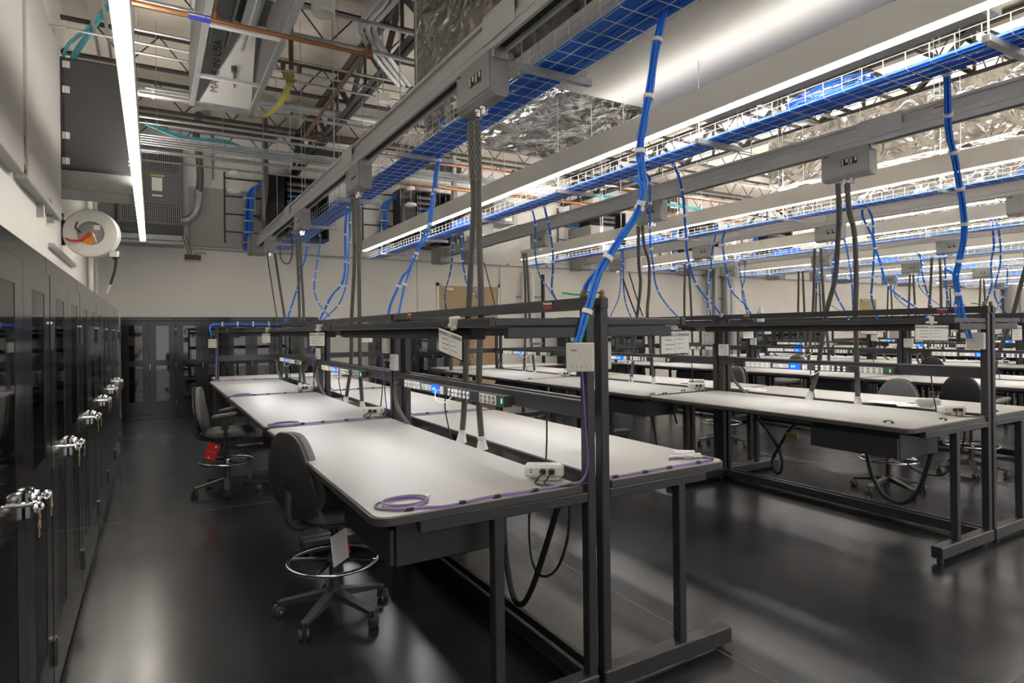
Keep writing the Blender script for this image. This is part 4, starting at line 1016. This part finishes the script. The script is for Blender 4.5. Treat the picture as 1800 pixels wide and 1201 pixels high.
DROPS = [
 ('thick bundle of blue cables running down to the closest upright of the first row', [(1176,-40),(1171,0),(1167,22),(1153,83),(1142,160),(1132,217),(1125,260),(1128,300),(1131,330),(1120,375),(1090,420),(1060,467),(1050,487),(1040,520),(1032,548),(1020,585),(1012,612)], T[0]+.12, RX[0]-.118, 8, .016, True),
 ('side strands of the thick bundle, ending on top of the first row upright', [(1131,332),(1117,383),(1090,420),(1060,467),(1037,492),(1022,525)], 1.86, RX[0], 4, .010, False),
 ('pair of blue cables ending left of the first row middle junction, left branch', [(777,213),(778,233),(772,253),(767,300),(760,350),(753,400),(745,415),(722,470),(708,489),(688,535),(683,556)], T[0]+.1, RX[0], 5, .012, False),
 ('pair of blue cables ending left of the first row middle junction, right branch', [(780,215),(779,240),(774,270),(768,310),(762,360),(752,410),(735,440),(718,480),(707,520),(701,552)], T[0]+.12, RX[0], 4, .010, False),
 ('blue cable dropping to the first row back junction, left one of the close pair', [(612,353),(607,400),(605,487),(582,522),(562,563)], T[0], RX[0], 4, .010, False),
 ('blue cable dropping to the first row back junction, right one of the close pair', [(613,353),(615,400),(613,440),(611,488),(598,532),(568,563)], T[0]+.1, RX[0], 4, .010, False),
 ('blue cable dropping to the far end of the first row', [(543,387),(542,423),(530,480),(513,537),(502,572)], T[0], RX[0], 3, .010, False),
 ('blue cable curving from the end of the first tray to the back junction', [(555,397),(563,420),(557,463),(552,508),(562,537),(587,565)], T[0]+.1, RX[0], 3, .010, False),
 ('thick bundle of blue cables dropping to the closest upright of the second row', [(1662,115),(1665,142),(1668,230),(1680,287),(1693,370),(1695,400),(1693,427),(1685,463),(1680,487),(1683,510),(1690,545),(1705,595)], T[1]+.14, RX[1]-.12, 9, .020, True),
 ('side strand of the thick bundle ending on the second row front beam', [(1680,487),(1682,512),(1680,540),(1685,562)], 5.05, RX[1], 4, .012, False),
 ('blue cable swinging to the second row middle junction, right one', [(1180,282),(1192,307),(1200,340),(1205,397),(1208,440),(1217,482),(1233,513),(1260,543),(1274,565)], T[1]+.12, RX[1], 5, .012, False),
 ('blue cable swinging to the second row middle junction, left one', [(1142,313),(1143,333),(1143,383),(1144,430),(1149,468),(1155,505),(1172,535),(1200,565)], T[1]+.1, RX[1], 4, .011, False),
 ('blue cable dropping to the second row back junction, left one', [(934,365),(941,395),(941,450),(949,485),(957,497),(985,540)], T[1]+.1, RX[1], 4, .011, False),
 ('blue cable dropping to the second row back junction, right one', [(955,357),(961,380),(967,407),(972,442),(972,477),(971,512),(988,545)], T[1]+.12, RX[1], 5, .012, False),
 ('blue cable dropping in front of the oak door, left one', [(797,412),(796,445),(791,482),(782,522),(790,572)], T[1], RX[1], 4, .011, False),
 ('blue cable dropping in front of the oak door, right one', [(811,410),(812,450),(815,472),(821,500),(837,522),(880,572)], T[1], RX[1], 4, .011, False),
 ('blue cable loop crossing above the third row, ending straight down', [(1515,360),(1517,383),(1535,423),(1535,463),(1533,497),(1532,523),(1545,570)], T[2]+.1, RX[2], 5, .014, True),
 ('blue cable loop crossing above the third row, ending far to the right', [(1520,360),(1533,383),(1537,430),(1548,463),(1557,497),(1577,518),(1613,543),(1650,572)], T[2]+.1, RX[2], 5, .014, False),
 ('blue cable dropping to the third row, right one of the middle pair', [(1485,423),(1493,463),(1498,507),(1500,572)], 9.15, RX[2], 4, .012, False),
 ('blue cable dropping to the third row, left one of the middle pair', [(1470,430),(1463,477),(1468,513),(1485,547),(1500,573)], 9.0, RX[2], 4, .012, False),
 ('blue cable swinging to the third row back junction, straight one', [(1260,402),(1252,443),(1248,490),(1243,527),(1255,574)], T[2], RX[2], 4, .012, False),
 ('blue cable swinging to the third row back junction, curved one', [(1280,398),(1270,423),(1277,477),(1287,513),(1313,540),(1330,574)], T[2], RX[2], 5, .013, False),
 ('blue cable dropping to the far end of the third row, left one', [(1092,437),(1092,480),(1088,523),(1075,553),(1070,575)], T[2], RX[2], 4, .012, False),
 ('blue cable dropping to the far end of the third row, right one', [(1095,440),(1097,517),(1107,553),(1120,575)], T[2], RX[2], 4, .012, False),
 ('blue cable at the right edge dropping to the fourth row, left one', [(1742,387),(1747,430),(1742,463),(1743,500),(1732,537),(1725,574)], T[3]+.1, RX[3], 5, .015, False),
 ('blue cable at the right edge dropping to the fourth row, right one', [(1750,387),(1757,417),(1758,463),(1748,517),(1767,550),(1790,574)], T[3]+.1, RX[3], 5, .015, False),
 ('blue cable dropping to the fourth row middle junction, left one', [(1617,450),(1623,490),(1638,543),(1640,576)], T[3], RX[3], 4, .014, False),
 ('blue cable dropping to the fourth row middle junction, right one', [(1660,450),(1663,510),(1668,540),(1660,576)], T[3], RX[3], 4, .014, False),
 ('blue cable dropping to the fifth row', [(1770,470),(1768,510),(1750,545),(1735,577)], T[4], RX[4], 4, .015, False),
 ('blue cable dropping near the galvanised pipes behind the third row', [(1298,455),(1302,490),(1310,530),(1318,574)], T[3], RX[3], 4, .014, False),
 ('blue cable dropping to the fourth row far end', [(1310,455),(1309,490),(1305,520),(1322,576)], T[3], RX[3], 4, .014, False),
]
for n_, d in enumerate(DROPS): blue_drop(d[0], d[1], d[2], d[3], d[4], d[5], green=d[6], seed=n_)
# more distant bundles, two per junction
for i in range(4, 8):
    for y in (4.75, 7.3, 9.8):
        if seen((RX[i], y, 2.4), 0) and seen((RX[i], y, 1.8), 0):
            xs, xe = T[min(i, 7)]-.1, RX[i]
            if i == 7: continue
            u0, v0 = to_px((xs, y, 3.12)); u1, v1 = to_px((xe, y, 1.79)); um, vm = to_px((xs+.1, y+.15, 2.5))
            blue_drop(f'distant blue cable drop above the {ROWS_SHORT[i]}, {["middle","back","far"][[4.75,7.3,9.8].index(y)]} junction', [(u0, v0), (um, vm), (u1, v1)], xs, xe, 4, .014, seed=i, tie=.35)
# blue cable lying along the crosswise end beam of the first row
pts = [at_y(372, 590, 9.84), at_y(369, 577, 9.84), at_y(374, 571, 9.84), at_y(395, 570, 9.84), at_y(440, 570, 9.84), at_y(480, 571, 9.84), at_y(499, 571, 9.84)]
m = MB(); sp = smooth_path(pts, 5); m.tube(sp, .014, 8)
o = thing('blue_cable_run', 'blue cable lying along the top beam of the crosswise end unit, first row', 'cables'); m.build('blue_cable', 'blue', o, smooth=True)
for u in (391, 418, 445, 473): p = at_y(u, 574, 9.83); MB().bbox(p.x-.008, p.x+.008, 9.815, 9.865, 1.745, 1.815, .002).build('cable_tie', 'tie', o)
p = at_y(375, 603, 9.83); place('net', netbox, 'pale network box on the left upright of the crosswise end unit, first row', (p.x-.0, 9.845, 1.50), -.6)
# ------------------------------------------------------------------ dark conduits dropping from the power boxes to the benches
def power_drop(label, pts, xa, xb, r=.019, grip=True, bell=True):
    sp = smooth_path(hang(pts, xa, xb), 5); o = sp[0]
    t = thing('power_conduit', label, 'conduit', tuple(o)); t['group'] = 'dark flexible power conduits hanging to the benches'
    MB().tube([p-o for p in sp], r, 10).build('conduit', 'conduit', t, smooth=True)
    if grip:
        g = MB(); acc = 0; L = .34; cps = [Vector((0, 0, 0))]
        for a, b in zip(sp, sp[1:]):
            acc += (b-a).length; cps.append(b-o)
            if acc > L: break
        for w in range(6):
            for sgn in (-1, 1):
                hp = []
                for j in range(25):
                    f = j/24*(len(cps)-1); i0 = min(int(f), len(cps)-2); c = cps[i0].lerp(cps[i0+1], f-i0); ang = w*math.pi/3+sgn*j*.32
                    hp.append(c+Vector((math.cos(ang)*(r+.002), math.sin(ang)*(r+.002), 0)))
                g.tube(hp, .0016, 4, caps=False)
        g.build('wire_grip', 'greycable', t)
    if bell:
        e = sp[-1]-o; d = (sp[-1]-sp[-3]).normalized()
        MB().tube([e-d*.035, e-d*.018, e-d*.016, e+d*.045], [r+.005, r+.007, r+.003, r+.016], 14).build('end_bell', 'cream', t, smooth=True)
    return t
CON = [
 ('left of the closest pair hanging in the first row', [(828,214),(828,253),(832,333),(832,382),(828,460),(825,525),(820,600),(817,700),(812,765)], 0, .019),
 ('right of the closest pair hanging in the first row', [(838,212),(841,300),(842,400),(846,540),(843,620),(842,707),(847,777)], 0, .019),
 ('left of the second pair hanging in the first row', [(620,350),(622,380),(623,463),(618,563),(617,640),(608,703)], 0, .019),
 ('right of the second pair hanging in the first row', [(628,350),(630,380),(632,560),(633,647),(637,712)], 0, .019),
 ('left of the third pair hanging in the first row', [(522,420),(525,500),(527,567),(528,627),(527,678)], 0, .019),
 ('right of the third pair hanging in the first row', [(526,420),(530,480),(534,560),(532,633),(536,680)], 0, .019),
 ('slanting single one at the far end of the first row', [(483,447),(492,505),(502,570),(507,612)], 0, .019),
 ('left of the closest pair hanging in the second row', [(1473,322),(1475,373),(1473,423),(1468,490),(1453,547),(1445,600),(1436,655),(1424,694)], 1, .022),
 ('right of the closest pair hanging in the second row', [(1489,322),(1493,373),(1502,410),(1505,490),(1504,547),(1506,640),(1508,704)], 1, .022),
 ('left of the second pair hanging in the second row', [(1122,398),(1123,463),(1126,497),(1122,540),(1116,587),(1110,667)], 1, .020),
 ('right of the second pair hanging in the second row', [(1129,397),(1132,430),(1141,463),(1141,510),(1138,555),(1145,633),(1149,668)], 1, .020),
 ('left of the third pair hanging in the second row', [(920,445),(923,490),(924,560),(923,600),(921,655)], 1, .020),
 ('right of the third pair hanging in the second row', [(925,445),(928,490),(931,560),(934,600),(940,655)], 1, .020),
 ('left of the closest pair hanging in the third row', [(1432,437),(1431,490),(1429,547),(1424,600),(1420,655)], 2, .022),
 ('right of the closest pair hanging in the third row', [(1443,437),(1447,517),(1450,560),(1455,600),(1458,657)], 2, .022),
 ('left of the second pair hanging in the third row', [(1204,465),(1203,530),(1203,590),(1198,640)], 2, .022),
 ('right of the second pair hanging in the third row', [(1211,467),(1215,540),(1217,600),(1219,642)], 2, .022),
 ('left of the closest pair hanging in the fourth row', [(1638,453),(1636,500),(1631,560),(1620,640)], 3, .024),
 ('right of the closest pair hanging in the fourth row', [(1652,453),(1654,510),(1655,570),(1660,642)], 3, .024),
 ('left of the second pair hanging in the fourth row', [(1404,477),(1403,550),(1402,632)], 3, .024),
 ('right of the second pair hanging in the fourth row', [(1411,477),(1414,550),(1417,632)], 3, .024),
 ('slanting one at the right edge in the third row', [(1830,380),(1800,480),(1780,555),(1760,610),(1743,662)], 2, .024),
]
for w, pts, i, r_ in CON: power_drop('dark flexible conduit, '+w, pts, RX[i], RX[i], r_, grip=i < 2 and 'slanting' not in w, bell='slanting' not in w)
for i in (4, 5, 6):
    for y in (5.80, 8.36, 10.9):
        for s in (-1, 1):
            a, b = to_px((RX[i], y+s*.04, 2.93)), to_px((RX[i], y+s*.12, .97))
            if 0 < a[0] < 1800 and 0 < b[0] < 1800: power_drop(f'distant dark conduit of a pair hanging in the {ROWS_SHORT[i]}', [a, b], RX[i], RX[i], .024, False, False)['group'] = f'distant conduits of the {ROWS_SHORT[i]}'
# ------------------------------------------------------------------ thin black cords
def cord(label, pts, r=.006, mt='cord', cat='cord', name='black_cord'):
    return tag(MB().tube(smooth_path(pts, 6), r, 6).build(name, mt, smooth=True), label, cat)
cord('thin black cord looping from the end box of the first busway', [at_x(u, v, RX[0]) for u, v in ((492,435),(494,455),(503,464),(511,458),(514,430),(508,400))], .008)
cord('thin black cord slanting down from the first busway feed box', [at_x(u, v, RX[0]) for u, v in ((467,378),(469,400),(470,447),(479,510),(488,565))], .009)
cord('thin black cord slanting right of the second pair of oak door conduits', [at_x(u, v, RX[1]) for u, v in ((851,462),(858,490),(866,520),(872,545))], .010)
cord('black cord slanting left of the second conduit pair in the second row', [at_x(u, v, RX[1]+.4) for u, v in ((1095,490),(1107,525),(1119,556))], .012)
cord('second black cord slanting left of the second conduit pair in the second row', [at_x(u, v, RX[1]+.4) for u, v in ((1106,480),(1118,520),(1130,556))], .009)
cord('thick black cable looping under the first row front bench', [at_x(u, v, 1.62) for u, v in ((984,882),(960,960),(935,1035),(918,1062),(903,1050),(890,985),(886,930),(884,900))], .015)
cord('thin black cable looping under the first row front bench', [at_x(u, v, 1.60) for u, v in ((932,885),(930,930),(935,985),(950,1012),(975,1005),(995,960),(1001,900),(999,880))], .006)
cord('thick black cable looping under the second row front bench', [at_x(u, v, RX[1]-.3) for u, v in ((1524,798),(1533,835),(1552,868),(1580,884),(1605,875),(1622,845),(1640,790))], .016)
cord('thin black cable sagging behind the second row drawer', [at_x(u, v, RX[1]-.1) for u, v in ((1585,800),(1605,825),(1640,836),(1665,830),(1690,790),(1697,750))], .006)
lp = cord('black cable twisted in a narrow loop under the second row middle', [at_x(u, v, RX[1]-.25) for u, v in ((1325,728),(1345,752),(1364,780),(1375,812),(1370,832),(1360,826),(1358,808),(1370,785),(1388,755),(1402,742))], .014)
p = at_x(1390, 766, RX[1]-.28); tag(MB().bbox(p.x-.004, p.x+.004, p.y-.07, p.y+.05, p.z-.025, p.z+.025, .002).build('yellow_tag', 'yellow'), 'small yellow tag wrapped on the twisted cable loop under the second row', 'tag')
for k, (u, v, dv) in enumerate(((1186, 735, 20), (1152, 770, 48), (1075, 760, 20))):
    cord(f'short black cable hanging under the second row back bench, {["right","middle","left"][k]} one', [Vector((RX[1]-.15, at_x(u-6, v-dv, RX[1]-.15).y, .94)), at_x(u-6, v-dv, RX[1]-.15), at_x(u, v-4, RX[1]-.15), at_x(u+4, v+dv*.5, RX[1]-.15)], .012)
# grey and green wire with copper clamps on top of the closest uprights
for i, (pa_, pb_, pc_) in enumerate((((1012, 523), (1049, 524), (995, 521)), ((1703, 540), (1716, 539), (1690, 530)))):
    o = thing('ground_clamp_pair', f'copper ground clamps with green wire on the {ROWS_SHORT[i]} front uprights', 'clamp', (RX[i], 2.2, 1.782))
    for x in ((-.055, .045)):
        MB().bbox(x-.012, x+.012, -.012, .012, 0, .012, .003).cyl((x, 0, .01), (x, 0, .035), .008, 8).bbox(x-.014, x+.008, -.010, .010, .016, .030, .003).build('clamp', 'copper', o)
    MB().tube(smooth_path([(-.14, .05, .022), (-.09, .0, .012), (-.055, 0, .022), (0, .01, .026), (.045, 0, .022)]), .004, 6).build('green_wire', 'green', o, smooth=True)
# ------------------------------------------------------------------ purple and grey patch cables clipped along the table ends (first row)
def edge_cables(label, path, coil=None, clips=(), seed=1):
    q = random.Random(seed); o = thing('patch_cable_run', label, 'cables')
    sp = smooth_path(path, 6)
    MB().tube(sp, .0036, 6).build('purple_cable', 'purple', o, smooth=True)
    MB().tube([p+Vector((.004, .006, .004)) for p in sp], .0032, 6).build('grey_cable', 'greycable', o, smooth=True)
    for c in clips:
        MB().bbox(c[0]-.014, c[0]+.014, c[1]-.009, c[1]+.009, .9555, .970, .003).bbox(c[0]-.022, c[0]-.012, c[1]-.007, c[1]+.007, .9555, .962, .002).build('cable_clip', 'cord', o)
    if coil:
        cx_, cy_, R1, R2 = coil
        for j, (mt, nm, k0) in enumerate((('purple', 'purple_coil', 0), ('greycable', 'grey_coil', .6))):
            m = MB()
            for k in range(2):
                a0 = k0+k*.5; m.tube([(cx_+math.cos(a)*(R1-.012*k)+.02*k, cy_+math.sin(a)*(R2-.010*k)+.012*k*j, .960+.006*k+.003*j) for a in [a0+2*math.pi*t/28 for t in range(29)]], .0033, 6)
            m.build(nm, mt, o, smooth=True)
        m = MB()
        for k in range(3): m.bbox(cx_+R1*.95+.012*k, cx_+R1*.95+.012*k+.022, cy_+.02+.014*k, cy_+.03+.014*k, .957, .966, .002)
        m.build('clear_plug', 'tie', o)
    return o
x0 = RX[0]
edge_cables('purple and grey cables coiled and clipped along the closest white table edge', [(x0-.105, 2.155, 1.455), (x0-.085, 2.16, 1.2), (x0-.072, 2.165, 1.05), (x0-.090, 2.185, .975), (x0-.15, 2.205, .962), (x0-.35, 2.207, .961), (x0-.55, 2.212, .962), (x0-.72, 2.20, .957), (x0-.82, 2.22, .961), (x0-.92, 2.25, .962), (x0-.955, 2.31, .962)], (x0-.87, 2.33, .105, .075),
            ((x0-.145, 2.204), (x0-.32, 2.207), (x0-.50, 2.211), (x0-.66, 2.206), (x0-.87, 2.232)))
edge_cables('purple cables clipped along the front edge of the first row far side table', [(x0+.085, 2.24, 1.455), (x0+.088, 2.235, 1.2), (x0+.075, 2.225, 1.0), (x0+.095, 2.21, .963), (x0+.3, 2.21, .961), (x0+.5, 2.215, .961), (x0+.74, 2.22, .961), (x0+.79, 2.27, .961), (x0+.72, 2.33, .961), (x0+.60, 2.36, .961)], None,
            ((x0+.12, 2.21), (x0+.30, 2.21), (x0+.46, 2.214), (x0+.66, 2.218), (x0+.77, 2.235)), 2)
m = MB(); q = random.Random(9)
for k in range(6): m.tube([(x0+.66+q.uniform(-.03, .03), 2.38+q.uniform(-.02, .02), .962+.006*k), (x0+.74+q.uniform(-.03, .03), 2.30+q.uniform(-.02, .02), .964+.006*k)], .006, 6)
tag(m.build('clear_cable_plugs', 'tie'), 'clear cable plugs at the corner of the first row far side table', 'plugs', None, 'stuff')
for k, y in ((1, 4.76), (2, 7.32)):
    edge_cables(f'purple and grey cables across the first row tables, start of the {SEC_SHORT[k]}', [(x0-.10, y+.1, 1.455), (x0-.095, y+.06, 1.15), (x0-.10, y+.03, .98), (x0-.2, y+.01, .961), (x0-.5, y+.012, .961), (x0-.8, y+.0, .961), (x0-.86, y, .961)], (x0-.88, y+.05, .11, .10),
            ((x0-.25, y+.01), (x0-.42, y+.012), (x0-.60, y+.011), (x0-.75, y+.003)), 3+k)
    edge_cables(f'purple cables across the first row far side tables, start of the {SEC_SHORT[k]}', [(x0+.10, y+.1, 1.455), (x0+.095, y+.06, 1.15), (x0+.10, y+.03, .98), (x0+.2, y+.01, .961), (x0+.5, y+.012, .961), (x0+.74, y+.0, .961)], None,
            ((x0+.25, y+.01), (x0+.42, y+.012), (x0+.60, y+.011)), 5+k)
edge_cables('purple cable end hanging at the crosswise end table of the first row', [(.80, 9.80, 1.44), (.79, 9.80, 1.2), (.80, 9.79, .965), (.95, 9.80, .961), (1.5, 9.80, .961)], (.79, 9.77, .06, .04), ((1.0, 9.8), (1.3, 9.8)), 8)
# empty black clips on the second row edges
def clip(label, x, y, rz):
    o = thing('cable_clip', label, 'clip', (x, y, .9562), rz)
    MB().bbox(-.035, -.018, -.008, .008, 0, .010, .002).bbox(.022, .04, -.008, .008, 0, .010, .002).tube([(-.03, 0, .010), (-.01, 0, .016), (.03, 0, .010)], .0035, 5).build('clip_body', 'cord', o); return o
xb = RX[1]
for k, (dx, y, rz, w) in enumerate(((-.95, 2.42, 1.4, 'near the corner of the second row closest table'), (-.50, 2.28, 1.0, 'in the middle of the second row closest table edge'), (.30, 2.28, .8, 'on the second row far side table edge'), (-.95, 4.80, .3, 'at the outer corner of the second row middle table'), (-.80, 4.78, .2, 'next to the outer corner of the second row middle table'), (-.45, 4.86, .2, 'halfway along the second row middle table joint'), (-.30, 4.70, .1, 'inner one along the second row middle table joint'), (-.9, 7.30, .4, 'at the outer corner of the second row back table'))):
    clip('small black cable clip '+w, xb+dx, y, rz)
cord('thin black cable lying along the joint between the second row front and middle tables', [(xb-.93, 4.745, .9595), (xb-.5, 4.75, .9595), (xb-.12, 4.76, .9595)], .003)
# papers and bottle
for k, (u, v, w) in enumerate(((1590, 712, 'on the second row far side table behind the power unit'), (1330, 686, 'on the second row far side table near the middle junction'))):
    p = at_z(u, v, .957); r_ = thing('paper_sheets', 'few crumpled paper sheets '+w, 'papers', (p.x, p.y, .957), .6)
    for j in range(4):
        m = MB().bbox(-.14+.05*j, .10+.05*j, -.10+.03*j, .07+.03*j, .0005+.004*j, .003+.004*j, .001); m.xf(Matrix.Rotation(.3*j, 4, 'Z')); m.build('sheet', ['paper', 'tie', 'paper', 'cream'][j], r_)
p = at_x(1337, 560, RX[1]+.53); bo = thing('plastic_bottle', 'small clear bottle with blue lettering standing on the second row shelf rail', 'bottle', (RX[1]+.53, p.y, 1.692))
MB().lathe((0, 0, 0), [(0, 0), (.037, 0), (.040, .01), (.040, .10), (.036, .13), (.016, .165), (.014, .185), (0, .187)], 24).build('body', 'aqua', bo, smooth=True)
lbm = MB().lathe((0, 0, .02), [(.0405, 0), (.0408, .02), (.0408, .06), (.0405, .065)], 24).build('label_wrap', 'paper', bo, smooth=True)
text_mesh('ELM', .034, 'blue', 'lettering', lbm, (-.02, -.038, .095), (HP, 0, -.5), bold=.001)
p = at_x(1340, 622, RX[2]-.3) if False else None
o = thing('coiled_cable', 'round coil of grey cable on a mid beam near the oak door', 'cable coil', tuple(at_x(943, 604, RX[1])))
m = MB()
for k in range(6): m.ring((0, 0, .006*k-.02), .10+.004*(k % 3), .004, 24, 5)
m.build('coil', 'greycable', o, smooth=True)
# ------------------------------------------------------------------ drafting chairs
def chair(label, arms=False, card='white'):
    """faces +x, hub at the origin on the floor"""
    r = thing('drafting_chair', label, 'chair', group=None)
    # five star base
    m = MB()
    for k in range(5):
        a = math.radians(72*k-12); c, s = math.cos(a), math.sin(a); W0, W1 = .030, .022
        def q(rad, w, z): return [(c*rad-s*w, s*rad+c*w, z), (c*rad+s*w, s*rad-c*w, z)]
        A, B, A2, B2 = q(.03, W0, .145), q(.31, W1, .088), q(.03, W0, .10), q(.31, W1, .070)
        m.add(A+B+A2+B2, [(0, 1, 3, 2), (4, 6, 7, 5), (0, 2, 6, 4), (1, 5, 7, 3), (2, 3, 7, 6), (0, 4, 5, 1)])
        for j in range(7):
            rr = .20+.014*j; z = .107-.0045*j
            p0, p1 = (c*rr-s*.018, s*rr+c*.018, z), (c*rr+s*.018, s*rr-c*.018, z); m.tube([p0, p1], .0022, 4)
    m.lathe((0, 0, 0), [(0, .16), (.04, .16), (.045, .09), (0, .09)], 20)
    m.build('base', 'plastic', r)
    for k in range(5):
        a = math.radians(72*k-12); c, s = math.cos(a)*.315, math.sin(a)*.315
        w = MB(); tdir = Vector((-math.sin(a+.7), math.cos(a+.7), 0)); ctr = Vector((c, s, .030))
        for sg in (-1, 1):
            w.tube([ctr+tdir*(.007*sg), ctr+tdir*(.012*sg), ctr+tdir*(.026*sg), ctr+tdir*(.030*sg)], [.020, .030, .030, .022], 18)
        w.cyl((c, s, .03), (c, s, .085), .008, 8); ca = w.build('caster', 'plastic', r, smooth=True)
        MB().tube([ctr+tdir*.0295, ctr+tdir*.0315], .008, 10).build('caster_hub', 'yellow', ca)
    MB().cyl((0, 0, .15), (0, 0, .36), .026, 16).cyl((0, 0, .36), (0, 0, .54), .014, 12).build('gas_column', 'plastic', r, smooth=True)
    m = MB().ring((0, 0, .315), .255, .0105, 56, 10)
    fr = m.build('foot_ring', 'chrome', r, smooth=True)
    m = MB()
    for k in range(4): a = math.radians(90*k+35); m.cyl((math.cos(a)*.03, math.sin(a)*.03, .325), (math.cos(a)*.25, math.sin(a)*.25, .315), .008, 8)
    m.lathe((0, 0, .31), [(0, .03), (.032, .03), (.036, 0), (.032, -.02), (0, -.02)], 16); m.build('ring_spokes', 'chrome', fr, smooth=True)
    MB().bbox(-.13, .12, -.11, .11, .535, .575, .01).cyl((0, .10, .55), (0, .25, .545), .008, 8).bbox(-.02, .03, .24, .30, .540, .552, .003).build('mechanism', 'plastic', r)
    # upholstered seat: rounded cushion
    def cushion(a, b, h, pw, dz, fn=None, nu=28, nv=10):
        m = MB(); vs = []; fs = []
        for j in range(nv+1):
            ph = -HP+math.pi*j/nv; zz = math.copysign(abs(math.sin(ph))**.55, math.sin(ph))*h; rr = abs(math.cos(ph))**.42
            for i in range(nu):
                t = 2*math.pi*i/nu; cx, sy = math.cos(t), math.sin(t)
                x = math.copysign(abs(cx)**pw, cx)*a*rr; y = math.copysign(abs(sy)**pw, sy)*b*rr
                p = Vector((x, y, zz+dz)); vs.append(fn(p) if fn else p)
        for j in range(nv):
            for i in range(nu): fs.append((j*nu+i, j*nu+(i+1) % nu, (j+1)*nu+(i+1) % nu, (j+1)*nu+i))
        return m.add(vs, fs)
    def seatfn(p): return Vector((p.x+.03, p.y*(1+.08*p.x/.24), p.z - .03*max(0, (p.x-.10)/.14)**2 - .012*max(0, 1-(p.x/.2)**2-(p.y/.2)**2)*(1 if p.z > .62 else 0)))
    cushion(.245, .245, .042, .62, .618, seatfn).build('seat', 'fabric', r, smooth=True)
    cushion(.225, .225, .014, .62, .582, lambda p: Vector((p.x+.03, p.y, p.z))).build('seat_shell', 'plastic', r, smooth=True)
    def backfn(thk, off):
        def f(p):      # p.x height, p.y width, p.z thickness
            hgt = .865+p.x; f_ = (p.x+.22)/.44
            wid = p.y*(1.0-.36*max(0, (f_-.35)/.65)-.10*max(0, (.2-f_)/.2))
            lean = -.215-.055*f_+.020*math.sin(f_*math.pi)*-1
            return Vector((lean+off+p.z+.35*wid*wid, wid, hgt))
        return f
    cushion(.232, .225, .034, .66, 0, backfn(.03, .012)).build('backrest', 'fabric', r, smooth=True)
    sh = cushion(.236, .229, .013, .66, 0, backfn(.013, -.030)).build('back_shell', 'plastic', r, smooth=True)
    MB().lathe((0, 0, 0), [(0, -.012), (.022, -.008), (.028, 0), (.022, .008), (0, .012)], 16, 'x').xf(Matrix.Translation((-.285, 0, .80)) @ Matrix.Scale(1.4, 4, (0, 0, 1))).build('adjust_knob', 'cord', sh, smooth=True)
    MB().tube(smooth_path([(-.10, 0, .555), (-.22, 0, .56), (-.285, 0, .62), (-.280, 0, .78)]), [.022]*15+[.018], 10).build('back_stem', 'plastic', r, smooth=True)
    if arms:
        for s in (-1, 1):
            MB().tube(smooth_path([(.02, s*.10, .565), (.02, s*.24, .57), (.02, s*.275, .62), (.02, s*.28, .80)]), .019, 8).bbox(-.02, .05, s*.28-.012, s*.28+.012, .68, .80, .005).build('arm_post', 'plastic', r, smooth=True)
            cushion(.13, .045, .020, .7, .825, lambda p, s=s: Vector((p.x+.02, p.y+s*.28+.02*s*(p.x/.13), p.z+.02*(p.x/.13)))).build('arm_pad', 'fabric', r, smooth=True)
    return r
def hang_card(c, kind):
    m = Matrix.Translation((-.09, -.17, .53))
    if kind == 'white':
        t = MB().bbox(-.055, .055, -.002, .002, -.21, 0, .001); t.xf(m @ Matrix.Rotation(-.28, 4, 'Y') @ Matrix.Rotation(.25, 4, 'X')); w = t.build('instruction_card', 'paper', c)
        t = MB().bbox(-.050, .055, .006, .009, -.205, -.03, .001); t.xf(m @ Matrix.Rotation(-.40, 4, 'Y') @ Matrix.Rotation(.25, 4, 'X')); t.build('red_card', 'red', c)
    else:
        R_ = m @ Matrix.Rotation(.35, 4, 'Y')
        t = MB().bbox(-.055, .055, -.002, .002, -.17, 0, .001); t.xf(R_); w = t.build('red_card', 'red', c)
        tm = text_mesh('INSTRUCTIONS', .011, 'paper', 'lettering', w, (0, 0, 0)); tm.matrix_local = R_ @ Matrix.Translation((.0, -.0028, -.09)) @ Matrix.Rotation(HP, 4, 'X')
        t = MB().lathe((.02, -.0026, -.03), [(0, -.0006), (.010, -.0006), (.010, 0)], 12, 'y').lathe((-.01, -.0026, -.15), [(0, -.0006), (.010, -.0006), (.010, 0)], 12, 'y'); t.xf(R_); t.build('white_dot', 'paper', w)
    return c
c1 = hang_card(chair('black drafting chair closest to the camera, white card inside its foot ring', True), 'white')
c1.location = (.90, 3.64, 0); c1.rotation_euler = (0, 0, math.radians(22))
c2 = hang_card(chair('black drafting chair with a red card beside the first row', True), 'red')
c2.location = (.66, 7.05, 0); c2.rotation_euler = (0, 0, math.radians(-12))
def chair_copy(src, label, x, y, rz):
    o = copy_tree(src); o['label'] = label; o.location = (x, y, 0); o.rotation_euler = (0, 0, rz); return o
chair_copy(c2, 'black drafting chair seen through the legs of the second row', 6.32, 3.42, math.pi+.15)
chair_copy(c1, 'black drafting chair pulled up to the third row, seen behind the second row uprights', 7.82, 3.34, .1)
chair_copy(c1, 'black drafting chair in front of the oak door, only its back showing', 5.6, 12.1, 2.2)
chair_copy(c2, 'black drafting chair between third and fourth row, back section', 10.6, 7.6, math.pi)
chair_copy(c2, 'black drafting chair at the fourth row middle section', 11.9, 5.6, .2)
chair_copy(c1, 'black drafting chair between the second and third row, middle section', 6.9, 6.0, math.pi-.3)
